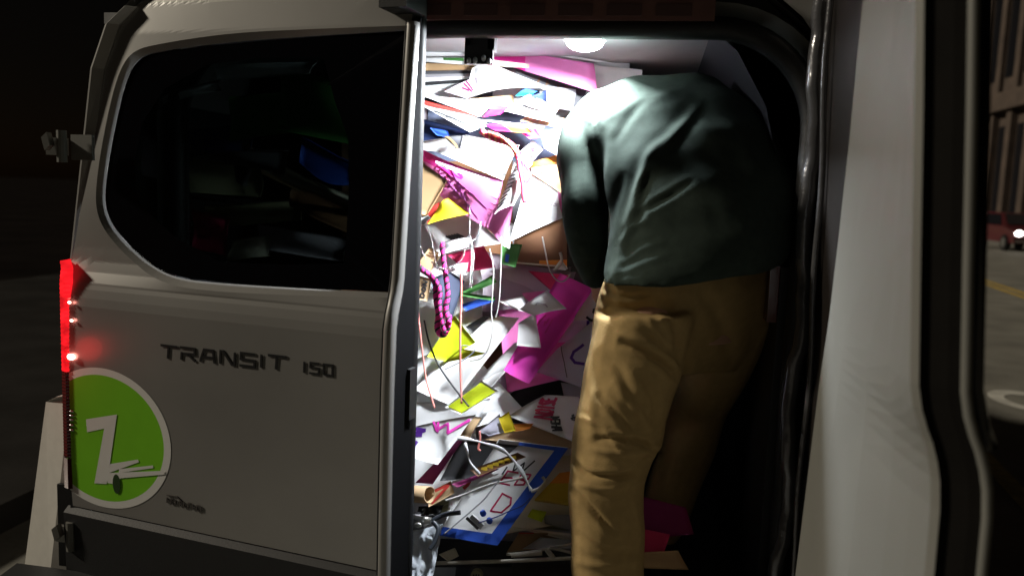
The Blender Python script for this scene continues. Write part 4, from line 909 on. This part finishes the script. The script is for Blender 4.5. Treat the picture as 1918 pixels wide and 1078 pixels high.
sh('white_poster', 'pale poster with a purple pen stroke between LOVED and the purple curve', 3, [(1165, 505), (1390, 490), (1370, 640), (1060, 650)], 10, 'lav', marks=[([[(.45, .05), (.55, .4)]], .007, 'purple')])
sh('grey_white_poster', 'shaded grey white poster under the lavender poster', 3, [(1080, 920), (1300, 950), (1300, 1060), (1100, 1010)], 9, 'lav')
# ---- region 4
sh('black_board', 'upper of two big black boards lying diagonally below the hot pink sign', 4, [(900, 20), (1200, 20), (1140, 160), (580, 320)], 8, 'black')
sh('black_board', 'lower of two big black boards, behind the red lettered poster', 4, [(560, 250), (1160, 110), (1150, 330), (640, 330)], 7, 'black', tilt=.02)
sh('red_lettered_poster', 'pale poster with red and black hand lettering beside the trouser leg', 4, [(765, 285), (1010, 140), (1300, 150), (1230, 470)], 13, 'white', bow=.006, tilt=.02,
   marks=[(word('NOISE', .22, .28, .12, -.04, .1, .26), .007, 'crim'), (word('WHEN', .06, .62, .075, -.035, .06, .13)+word('OC', .42, .80, .06, -.0, .05, .08), .005, 'black'), (word('LI', .88, .9, .06, -.06, .06, .2), .006, 'purple')])
sh('yellow_card', 'small plain yellow card left of the red lettered poster', 4, [(695, 295), (765, 252), (815, 382), (735, 396)], 14, 'yel', cat='card')
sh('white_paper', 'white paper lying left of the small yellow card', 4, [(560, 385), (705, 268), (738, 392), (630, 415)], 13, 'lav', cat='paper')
sh('orange_card', 'pinkish orange card under the red lettered poster', 4, [(790, 335), (930, 332), (905, 370), (800, 388)], 13, 'orange', cat='card')
sh('tan_board', 'flat tan board under the red lettered poster', 4, [(590, 440), (920, 330), (1240, 470), (1200, 500)], 11, 'card', cat='cardboard', tilt=.03)
sh('white_poster', 'white poster above the purple lettered one at the left', 4, [(50, 200), (640, 165), (560, 290), (60, 480)], 13, 'white')
sh('purple_lettered_poster', 'curved white poster with purple capital letters and a pink pen line at the left', 4, [(150, 350), (545, 272), (298, 612), (60, 545)], 17, 'white', bow=.012, roll=.012,
   marks=[(word('ALTS', .22, .12, -.02, .22, .2, .22), .008, 'purple'), ([[(.3, .0), (.45, .25), (.6, .12), (.72, .35), (.95, .1)], [(.4, .05), (.5, .3)]], .006, 'hot')])
sh('cardboard_flap', 'folded cardboard edge leaning on the purple lettered poster', 4, [(435, 425), (540, 285), (585, 292), (505, 432)], 19, 'card', cat='cardboard', bow=.008)
sh('maroon_sign', 'long maroon sign edge at the left, below the purple lettered poster', 4, [(140, 730), (440, 425), (455, 445), (252, 740)], 16, 'maroon', bow=.004)
sh('red_v_card', 'tan card with a red V beside the cardboard tube', 4, [(215, 800), (375, 720), (400, 800), (225, 895)], 15, 'card', cat='card', marks=[([[(.12, .1), (.92, .18), (.15, .85)]], .006, 'red')])
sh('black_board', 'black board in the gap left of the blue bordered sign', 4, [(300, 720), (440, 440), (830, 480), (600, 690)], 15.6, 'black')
sh('patterned_board', 'brown board with a row of yellow ornaments under the white ribbon', 4, [(500, 645), (825, 528), (880, 556), (560, 690)], 17.5, 'brown', marks=[([[(.2+.12*i, .35), (.24+.12*i, .65), (.28+.12*i, .4), (.22+.12*i, .35)] for i in range(6)], .005, 'gold')])
sh('dark_red_card', 'dark red card edge under the patterned board', 4, [(380, 740), (640, 640), (700, 640), (420, 760)], 16.5, 'maroon', cat='card')
sh('white_poster', 'white poster half covered by the blue bordered sign, with red marks', 4, [(385, 720), (640, 630), (860, 640), (330, 1075)], 13, 'white', marks=[([[(.45, .12), (.72, .1)], [(.62, .1), (.55, .3)]], .010, 'crim'), ([[(.3, .3), (.42, .26)]], .012, 'red')])
sh('blue_bordered_sign', 'white sign with a bright blue taped border and red lettering low in the pile', 0, [(935, 822), (1064, 838), (932, 1019), (820, 1000)], 15, 'white', cat='sign', th=.010, bow=.003, wob=.001,
   two=[('blue', [(.84, .0), (1, 0), (1, 1), (.78, 1)], .0006), ('blue', [(0, .915), (.79, .90), (.78, 1), (0, 1)], .0007), ('blue', [(.3, .0), (.84, .0), (.84, .04), (.3, .03)], .0008)],
   marks=[(word('BE', .62, .42, -.22, .0, -.16, .12)+word('D', .55, .70, -.2, .0, -.22, .18), .004, 'crim'), (word('W', .42, .16, .2, .0, .26, .13)+word('I', .30, .26, .1, .0, .1, .07), .0032, 'black')])
sh('gold_box', 'yellow gold box behind the blue bordered sign by the trouser leg', 4, [(940, 850), (1110, 670), (1290, 640), (1290, 900)], 10, 'gold', cat='box', th=.02, wob=.0008, two=[('orange', [(.62, .0), (1, 0), (1, 1), (.62, 1)], .0012)])
sh('lime_note', 'small lime green sticky note right of the blue bordered sign', 5, [(850, 240), (938, 255), (910, 322), (818, 286)], 13, 'lime', cat='note')
sh('olive_board', 'olive grey board under the lime green note', 5, [(760, 220), (1180, 225), (1180, 380), (690, 345)], 8, 'olive')
sh('white_board', 'white board with rounded edge next to the lime green note', 5, [(920, 280), (1180, 270), (1180, 400), (930, 330)], 9, 'grey')
sh('cream_board', 'cream board under the olive grey board', 5, [(690, 345), (1180, 400), (1180, 460), (760, 360)], 10, 'cream')
sh('red_edged_board', 'beige board with a thin red edge low beside the trouser leg', 5, [(770, 385), (1000, 390), (1000, 470), (690, 510)], 10, 'tan', two=[('red', [(0, 0), (.4, 0), (.4, .06), (0, .06)], .0012)])
sh('white_board', 'white sheet corner over the beige board with the red edge', 5, [(900, 415), (1180, 440), (1180, 480), (790, 488)], 11, 'silver')
sh('cream_paper', 'cream paper corner in the dark under the blue bordered sign', 5, [(270, 520), (370, 480), (395, 530), (330, 565)], 10, 'cream', cat='paper')
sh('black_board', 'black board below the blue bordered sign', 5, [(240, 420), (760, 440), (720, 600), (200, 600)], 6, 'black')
# dark corner to the right of the legs
sh('pink_sign', 'dim magenta sign on the floor in shadow right of the trouser leg', 0, [(1190, 925), (1285, 950), (1300, 1000), (1190, 1010)], 20, 'shaded_mag')  # magenta paper with the corner's shade put into its colour
sh('crimson_sign', 'dim crimson sign in shadow low behind the trouser leg', 0, [(1180, 985), (1255, 1000), (1240, 1045), (1180, 1045)], 22, 'crim')
sh('tan_board', 'dim tan board lowest in the shadow behind the trouser leg', 0, [(1180, 1035), (1270, 1030), (1290, 1066), (1180, 1062)], 23, 'tan', cat='cardboard')

# broad sheets packed behind the loose ones
for cor, L_, c, lb in (([(745, 545), (905, 530), (900, 705), (745, 740)], 8, 'white', 'broad white sheet behind the pink and black cord at the left'), ([(740, 690), (865, 640), (985, 770), (800, 830)], 9.5, 'white', 'broad white sheet between the yellow green fold and the yellow bordered card'),
        ([(870, 715), (1010, 690), (1005, 815), (850, 835)], 6, 'mauve', 'broad mauve grey sheet behind the small yellow card'), ([(930, 555), (1075, 540), (1080, 705), (950, 735)], 7, 'pink', 'pale pink sheet behind the lavender poster and the hot pink sign'),
        ([(750, 415), (875, 390), (905, 530), (750, 560)], 7, 'white', 'broad shaded white sheet behind the bead chains'), ([(870, 870), (1090, 850), (1090, 975), (890, 1010)], 7, 'cream', 'broad cream sheet behind the blue bordered sign'),
        ([(740, 815), (890, 795), (905, 905), (740, 940)], 10, 'white', 'broad white sheet behind the cardboard tube'), ([(900, 470), (1070, 500), (1060, 570), (890, 585)], 5, 'mauve', 'mauve sheet under the large brown cardboard box')):
    sh('broad_sheet', lb, 0, cor, L_, c, bow=.01, tilt=.02)
# ---- rolled cardboard tube, bags, tool
def tubeobj(name, label, cat, pts, r, m, group=None, n=12, flat=1.0, sm=True, k=6):
    b = MB(); b.tube(smoothpath(pts, k), r, n, flat=flat); o = b.build(name, m, None, sm); return tag(o, label, cat, group)
def Pq(r, x, y, L=0, dy=0):
    X_, Y_ = Q(r, x, y); return P(X_, Y_, Yd(Y_)-.010*L+dy)
a_, c_ = Pq(4, 40, 800, 16), Pq(4, 232, 812, 20)
b = MB(); ax = (c_-a_).normalized(); e1 = ax.cross(V((0, 0, 1))).normalized(); e2 = ax.cross(e1); R0 = .0195; nn = 24; vs = []
for p, r in ((a_, R0), (c_, R0), (c_, R0-.0025), (a_, R0-.0025)): vs += [p+(e1*math.cos(2*math.pi*j/nn)+e2*math.sin(2*math.pi*j/nn))*r for j in range(nn)]
b.add(vs, [(i*nn+j, i*nn+(j+1) % nn, ((i+1) % 4)*nn+(j+1) % nn, ((i+1) % 4)*nn+j) for i in range(4) for j in range(nn)])
tag(b.build('cardboard_tube', paper('card'), None, True), 'short brown cardboard tube poking out at the left edge', 'cardboard tube')
BAGG = mat('grey_tote_fabric', (.10, .10, .105), .9, grain=.15, gscale=50, bump=.3, bscale=200)
b = MB(); c0 = Pq(5, 330, 590, 9); c1 = Pq(5, 1220, 572, 9); lo_ = V((0, 0, .565))
loft(b, [(V(((c0.x+c1.x)/2, .16, z)), V(((c1.x-c0.x)/2*s_, 0, .008*s_)), V((0, .12*s_, 0))) for z, s_ in ((.565, 1.0), (.60, 1.04), (c0.z-.03, 1.02), (c0.z-.008, .99), (c0.z-.002, .95))], 40)
bag = b.build('tote_bag', BAGG, None, True); tag(bag, 'dark grey cloth bag with a small round badge at the bottom of the pile', 'bag')
e0 = Q(5, 505, 650); pe = P(e0[0], e0[1], .035); b = MB(); b.tube([pe+V((0, -.004, 0)), pe+V((0, .01, 0))], .0135, 24); bd = b.build('round_badge', paper('olive'), bag)
b = MB()
for k in range(3):
    b.obox(pe+V((-.006+.006*k, -.0045, .001*(k-1))), V((.0016, 0, .0005)), V((0, .0008, 0)), V((0, 0, .005)))
b.build('badge_print', ink('black'), bag)
# sticks near the floor
STICKW = mat('pale_wood', (.55, .50, .42), .6, grain=.15, gscale=30)
for pts, r, lb in (([(250, 575), (730, 560), (1150, 540)], .0045, 'long pale wooden stick lying along the top of the grey bag'), ([(690, 520), (880, 498), (1130, 450)], .003, 'thin pale stick above the long one by the trouser leg'),
                   ([(940, 490), (985, 550)], .006, 'short white stick end crossing the two pale sticks'), ([(960, 475), (1130, 520)], .0035, 'thin white stick slanting down to the trouser leg'), ([(720, 525), (910, 510)], .006, 'thick grey stick end under the thin pale stick')):
    tubeobj('wooden_stick', lb, 'stick', [Pq(5, x, y, 13) for x, y in pts], r, STICKW, 'sticks at the bottom of the pile', 8)
# black handled tool at the lower left
TOOL = mat('tool_rubber', (.03, .035, .045), .45)
t0 = empty('hand_tool', Pq(4, 250, 960, 18), 'black handled pliers like tool with a shiny joint at the lower left', 'tool')
for pts in ([(250, 985), (330, 945), (440, 930)], [(255, 990), (290, 1040), (270, 1120), (235, 1180)]):
    b = MB(); b.tube(smoothpath([Pq(4, x, y, 18) for x, y in pts], 5), .0055, 10); b.build('handle', TOOL, t0, True)
b = MB(); b.ball(Pq(4, 200, 985, 18), .012, 12, 8, sc=(1.1, .5, .8)); b.tube([Pq(4, 120, 960, 18), Pq(4, 240, 985, 18)], [.004, .008], 10); b.build('joint', CHROME, t0, True)
b = MB(); b.ball(Pq(4, 155, 1015, 19), .008, 12, 8, sc=(1.2, .5, .8)); b.build('pivot', CHROME, t0, True)
PLAST = mat('white_plastic_film', (.62, .66, .72), .25, bump=.3, bscale=25)
def crumple(name, label, cat, r, cor, L, m, seed, amp=.01, n=14):
    rr = random.Random(seed); pts = [Pq(r, c[0], c[1], L) for c in cor]; vs = []
    ph = [rr.uniform(0, 6) for _ in range(8)]
    for j in range(n+1):
        for i in range(n+1):
            u, v = i/n, j/n; p = (pts[0]*(1-u)+pts[1]*u)*(1-v)+(pts[3]*(1-u)+pts[2]*u)*v
            q = V((u*4.2+seed, v*5.1, seed*.7)); h = amp*(1.6*abs(mnoise.noise(q))+.9*abs(mnoise.noise(q*2.3))+.5*mnoise.noise(q*5)); vs.append(p+V((0, -h, h*.3)))
    N_ = len(vs); vs += [v+V((0, .002, 0)) for v in vs]
    f0 = [(j*(n+1)+i, j*(n+1)+i+1, (j+1)*(n+1)+i+1, (j+1)*(n+1)+i) for j in range(n) for i in range(n)]
    return tag(mesh(name, vs, f0+[tuple(N_+q for q in f)[::-1] for f in f0], m, None, True), label, cat)
crumple('plastic_bag', 'crumpled white plastic film at the lower left corner of the opening', 'plastic bag', 5, [(110, 380), (300, 330), (230, 700), (90, 700)], 15, PLAST, 3)
crumple('plastic_bag', 'grey bunched plastic left of the black handled tool', 'plastic bag', 4, [(30, 930), (170, 930), (200, 1040), (30, 1060)], 14, paper('grey'), 5, .012)
crumple('dark_cloth', 'black cloth bunched beside the cardboard tube', 'cloth', 4, [(160, 890), (330, 880), (280, 1000), (150, 990)], 13, RUBBER, 8, .01)
crumple('olive_cloth', 'olive cloth bunched under the red V card', 'cloth', 4, [(230, 880), (420, 820), (400, 900), (260, 960)], 12, paper('olive'), 9, .008)
# blue and silver clip lying on the blue bordered sign
ck = empty('clip', Pq(4, 560, 990, 19), 'blue and silver clip with dark print lying on the blue bordered sign', 'clip')
b = MB(); b.obox(Pq(4, 548, 990, 18.5), V((.014, 0, -.011)), V((0, .003, 0)), V((.004, -.001, .006))); b.build('clip_body', paper('silver'), ck)
b = MB(); b.obox(Pq(4, 520, 1002, 19.4), V((.014, 0, -.0115)), V((0, .001, 0)), V((.002, 0, .003))); b.build('printed_band', ink('dgrey'), ck)
for x, y in ((592, 935), (635, 985)):
    b = MB(); b.ball(Pq(4, x, y, 19), .0075, 10, 8, sc=(1, .5, 1.1)); b.build('blue_knob', paper('blue'), ck, True)

# ---- cords, chains, ribbons
PINKC = mat('red_pink_cord', (.75, .06, .14), .7); MAGC = mat('magenta_cord', (.75, .03, .28), .7); BLKC = mat('black_cord', (.02, .02, .025), .7)
WHC = mat('white_string', (.55, .53, .51), .8); SALM = mat('salmon_string', (.75, .25, .22), .8); STEEL = mat('bead_chain_steel', (.7, .7, .72), .2, 1.0)
CG = 'cords and chains hanging in front of the signs'
def pth(r, pts, L): return [Pq(r, p[0], p[1], p[2] if len(p) > 2 else L) for p in pts]
def braid(name, label, r, pts, L, rad, m1, m2, turns, lumps=0):
    ps = smoothpath(pth(r, pts, L), 10); n_ = len(ps); b = MB(); tot = [0]
    for i in range(n_-1): tot.append(tot[-1]+(ps[i+1]-ps[i]).length)
    for s in range(3):
        q = []; 
        for i in range(n_*4-3):
            f = i/4; k = min(int(f), n_-2); t = f-k; p = ps[k]*(1-t)+ps[k+1]*t; d = (ps[k+1]-ps[k]).normalized()
            a = d.cross(V((0, 1, 0))); a = a.normalized() if a.length > .01 else V((1, 0, 0)); c = d.cross(a)
            an = 2*math.pi*((tot[k]+(tot[k+1]-tot[k])*t)/turns+s/3); q.append(p+(a*math.cos(an)+c*math.sin(an))*rad*.62)
        b.tube(q, rad*.62, 6, 1 if s == 2 else 0)
    o = b.build(name, [m1, m2], None, True); return tag(o, label, 'cord', CG)
braid('braided_cord', 'thick knotted red braided cord lying across the big white poster', 2, [(585, -18), (690, 40), (790, 70), (845, 120), (870, 175), (895, 205)], 22, .0065, PINKC, mat('orange_cord', (.8, .35, .15), .7), .016)
braid('braided_cord', 'thinner strand of the red braided cord looping above the knot', 2, [(640, -10), (730, 20), (800, 75), (860, 150)], 23, .0035, mat('orange_cord', (.8, .35, .15), .7), PINKC, .012)
braid('braided_cord', 'straight red tail hanging below the red knot', 2, [(878, 200), (885, 280), (905, 380), (912, 460), (920, 530)], 23, .0045, PINKC, PINKC, .01)
braid('braided_cord', 'red loop hanging to the right of the red tail', 2, [(895, 205), (930, 250), (962, 310), (962, 350), (935, 378), (918, 350), (915, 280), (905, 210)], 23, .0026, PINKC, PINKC, .01)
def chain(label, r, pts, L, rad=.0021):
    ps = smoothpath(pth(r, pts, L), 12); b = MB(); acc = 0; last = ps[0]; b.ball(last, rad, 6, 4)
    for i in range(len(ps)-1):
        seg = ps[i+1]-ps[i]; l = seg.length; d = acc
        while d < l:
            b.ball(ps[i]+seg*(d/l), rad, 6, 4); d += rad*2.3
        acc = d-l
    o = b.build('bead_chain', STEEL, None, True); tag(o, label, 'chain', CG); o['kind'] = 'thing'; del o['kind']; return o
chain('silver bead chain hanging straight down in front of the crimson sign', 2, [(498, 560), (496, 660), (498, 800), (512, 950), (505, 1080), (495, 1200)], 24)
chain('silver bead chain looping up to the right of the straight chain', 2, [(582, 690), (575, 760), (540, 820), (510, 835), (525, 900), (528, 1000), (520, 1100), (512, 1200)], 25)
chain('silver bead chain curving down to the left from the straight chain', 2, [(490, 800), (460, 900), (440, 970), (400, 1010), (330, 1050), (270, 1048), (240, 1020)], 25, .0025)
chain('thin silver bead chain hanging from the foil scrap', 2, [(160, 690), (180, 760), (205, 850), (220, 930), (235, 1010)], 22, .0018)
chain('thin silver bead chain nearest the left edge', 2, [(98, 800), (110, 860), (140, 940), (160, 980)], 22, .0018)
chain('dark twisted bead chain above the pink and black cord', 2, [(205, 1000), (250, 1050), (330, 1060), (400, 1045)], 23, .0028)
braid('braided_cord', 'pink and black braided cord looping down at the left, outer strand', 3, [(120, 140), (200, 200), (235, 250), (240, 350), (255, 450), (250, 560), (285, 600), (320, 545), (328, 470)], 23, .0062, MAGC, BLKC, .018)
braid('braided_cord', 'pink and black braided cord, inner strand of the loop', 3, [(150, 165), (225, 220), (265, 300), (262, 400), (280, 500), (300, 585)], 24, .005, MAGC, BLKC, .016)
braid('braided_cord', 'pink and black braided cord rising to the right of the loop', 3, [(330, 520), (305, 430), (318, 330), (305, 200), (290, 90), (280, -20)], 24, .0055, MAGC, BLKC, .017)
def cord(label, r, pts, L, rad, m, name='string', cat='string'):
    return tubeobj(name, label, cat, pth(r, pts, L), rad, m, CG, 6, k=8)
cord('long white string hanging in front of the crimson sign', 3, [(600, 20), (625, 150), (620, 300), (612, 450), (620, 560), (590, 690), (540, 755), (470, 772)], 23, .0015, WHC)
cord('white string hanging to the right of the long one, straighter', 3, [(680, -60), (678, 80), (668, 320), (655, 430), (640, 485)], 23, .0014, WHC)
cord('pale string hanging from under the white poster and looping by the sleeve', 3, [(955, -60), (975, 40), (1000, 150), (1045, 225), (1095, 240), (1145, 195)], 20, .0018, WHC)
cord('short thick white string curl by the white folded paper', 3, [(1075, 45), (1085, 100), (1060, 145), (1030, 165)], 21, .0035, WHC)
cord('salmon string hanging down from the cardboard tag', 3, [(110, 365), (120, 470), (135, 600), (150, 730), (170, 880), (190, 960), (230, 1090)], 23, .0024, SALM)
cord('salmon string hanging through the folded yellow paper', 3, [(410, 180), (408, 400), (402, 640), (405, 860), (412, 1060)], 22, .0026, SALM)
cord('thin dark cord trailing down across the long white poster', 3, [(160, 500), (190, 640), (240, 770), (300, 870), (385, 985), (460, 1080)], 22, .0022, BLKC)
cord('thin grey cord crossing the diagonal white poster', 3, [(300, 830), (420, 770), (500, 700), (420, 670), (405, 720)], 22, .0013, mat('grey_cord', (.3, .3, .32), .7))
cord('thin grey cord lying on the blue bordered sign', 4, [(700, 715), (640, 790), (590, 850), (500, 930), (430, 990), (330, 1075)], 21, .0018, mat('grey_cord', (.3, .3, .32), .7))
cord('pale cord lying across the white posters at the lower left', 4, [(340, 850), (450, 815), (560, 770), (680, 730), (780, 715), (880, 690)], 20, .0026, WHC)
cord('thin dark blue cord curving over the blue border', 4, [(560, 1000), (680, 960), (780, 915), (860, 880), (910, 830)], 21, .0014, mat('navy_cord', (.03, .05, .2), .7))
cord('salmon string end lying below the yellow bordered card', 4, [(568, 385), (572, 440), (560, 500), (575, 515)], 20, .0026, SALM)
def ribbon(label, r, pts, L, wd, m):
    ps = smoothpath(pth(r, pts, L), 8); b = MB(); n_ = len(ps); vs = []
    for i, p in enumerate(ps):
        d = (ps[min(i+1, n_-1)]-ps[max(i-1, 0)]).normalized(); s_ = d.cross((CAM-p).normalized()).normalized(); up_ = s_.cross(d)
        ww = wd*(.75+.35*math.sin(i*.35)); k = (s_*math.cos(.5*math.sin(i*.2))+up_*math.sin(.5*math.sin(i*.2)))*ww/2; vs += [p-k, p+k, p-k+up_*.001, p+k+up_*.001]
    fs = []
    for i in range(n_-1):
        a = 4*i; c = a+4; fs += [(a, a+1, c+1, c), (a+2, c+2, c+3, a+3), (a, c, c+2, a+2), (a+1, a+3, c+3, c+1)]
    b.add(vs, fs); return tag(b.build('ribbon', m, None, True), label, 'ribbon', CG)
RIBB = mat('white_satin_ribbon', (.72, .72, .75), .35)
ribbon('wide white ribbon arching over the patterned board', 4, [(420, 430), (500, 440), (620, 470), (720, 510), (790, 570), (850, 650), (885, 720), (915, 780)], 23, .0105, RIBB)
ribbon('narrower white ribbon hanging down at the left of the arch', 4, [(470, 460), (485, 520), (510, 600), (570, 672)], 22, .008, RIBB)
ribbon('short white ribbon end lying on the blue border', 4, [(915, 790), (960, 770), (1005, 720), (990, 690)], 22, .007, RIBB)
# ---- behind the tinted window
WIN = [('silver', 'crumpled pale sheet near the top', 500, 132, 75, 12, -.1), ('silver', 'small crumpled pale scrap under the top sheet', 360, 175, 50, 10, -.3), ('green', 'dark green sign in the upper right', 600, 200, 60, 55, .1), ('green', 'smaller dark green sign in the upper middle', 500, 215, 60, 40, -.2),
       ('mauve', 'grey sheet at the middle left', 300, 290, 50, 38, .2), ('navy', 'navy sheet left of the middle', 400, 265, 70, 26, -.15), ('dgrey', 'charcoal sheet in the very centre', 470, 290, 60, 24, .25), ('olive', 'olive board in the centre', 400, 330, 85, 32, .05),
       ('black', 'narrow black strip pointing down in the centre', 455, 305, 14, 40, .3), ('blue', 'blue sign at the right side', 615, 300, 45, 22, .3), ('tan', 'tan cardboard strip slanting down to the right', 540, 320, 100, 16, .55), ('cream', 'cream strip under the slanting tan strip', 590, 345, 80, 12, .45),
       ('brown', 'brown board at the right below the cream strip', 610, 390, 60, 24, .4), ('olive', 'olive sheet below the middle', 480, 400, 90, 22, -.1), ('black', 'long black edge crossing the lower middle', 470, 375, 130, 7, .08), ('crim', 'crimson sign low in the left half', 395, 435, 32, 38, .1)
,       ('grey', 'grey strip slanting at the lower left', 310, 395, 50, 10, .6), ('mauve', 'grey poster lowest at the right', 570, 455, 80, 24, .12), ('cream', 'small cream card beside the crimson sign', 470, 465, 40, 22, -.2)]
for i, (c, lb, x, y, a_, h_, sl) in enumerate(WIN):
    Y = .10+.012*i+(.05 if a_ > 80 else 0)
    cor = [(x-a_, y-sl*a_-h_), (x+a_, y+sl*a_-h_*.7), (x+a_*.9, y+sl*a_+h_), (x-a_*1.1, y-sl*a_+h_*.8)]
    o = sh('sign', lb+' behind the tinted window', 0, cor, 0, c, wob=.012, bow=.012)
    o[0].location += P(x, y, Y)-P(x, y, Yd(y))
# ---- the rest of the pile: boards packed behind, their edges and corners showing in the gaps
rr = random.Random(21); cols = ['white']*7+['mauve', 'grey', 'tan', 'card', 'dgrey', 'pink', 'cream', 'brown', 'slate']
KEEP = {13: 'white board corner glimpsed between the teal scrap and the tan board edge', 39: 'white sheet peeking out between the brown cardboard and the hanging sleeve', 4: 'upper white board end directly behind the back of the shirt collar',
        14: 'broad white board standing behind the shoulder, under the pale pink board', 11: 'mauve grey board edge below the folded sign with red ticks', 90: 'white board behind the black cloth and the cardboard tube',
        85: 'white board edge above the yellow gold box', 81: 'cream board between the yellow gold box and the tan board', 98: 'white board lowest at the left, behind the cream paper corner',
        6: 'charcoal board in the shadow between the curled white sheet and the tan edge', 93: 'mid grey board behind the lime green note', 22: 'slate blue board behind the red braided cord and the orange paper'}
idx = -1
for py in range(90, 1060, 44):
    for px in range(790, 1160, 74):
        if px > 1080 and py > 520: continue
        idx += 1
        x = px+rr.uniform(-25, 25); y = py+rr.uniform(-14, 14); wd = rr.uniform(70, 120); hh = rr.uniform(30, 70); sl = rr.uniform(-.25, .35)
        c = rr.choice(cols); L_, t_ = rr.uniform(-6.5, -2.5), rr.uniform(-.01, .02)
        if idx in KEEP:
            sh('packed_board', KEEP[idx], 0, [(x-wd, y-sl*wd*.5-hh), (x+wd, y+sl*wd*.5-hh), (x+wd, y+sl*wd*.5+hh), (x-wd, y-sl*wd*.5+hh)], L_, c, tilt=t_, n=6)
# big dark liners that close the pile at the back
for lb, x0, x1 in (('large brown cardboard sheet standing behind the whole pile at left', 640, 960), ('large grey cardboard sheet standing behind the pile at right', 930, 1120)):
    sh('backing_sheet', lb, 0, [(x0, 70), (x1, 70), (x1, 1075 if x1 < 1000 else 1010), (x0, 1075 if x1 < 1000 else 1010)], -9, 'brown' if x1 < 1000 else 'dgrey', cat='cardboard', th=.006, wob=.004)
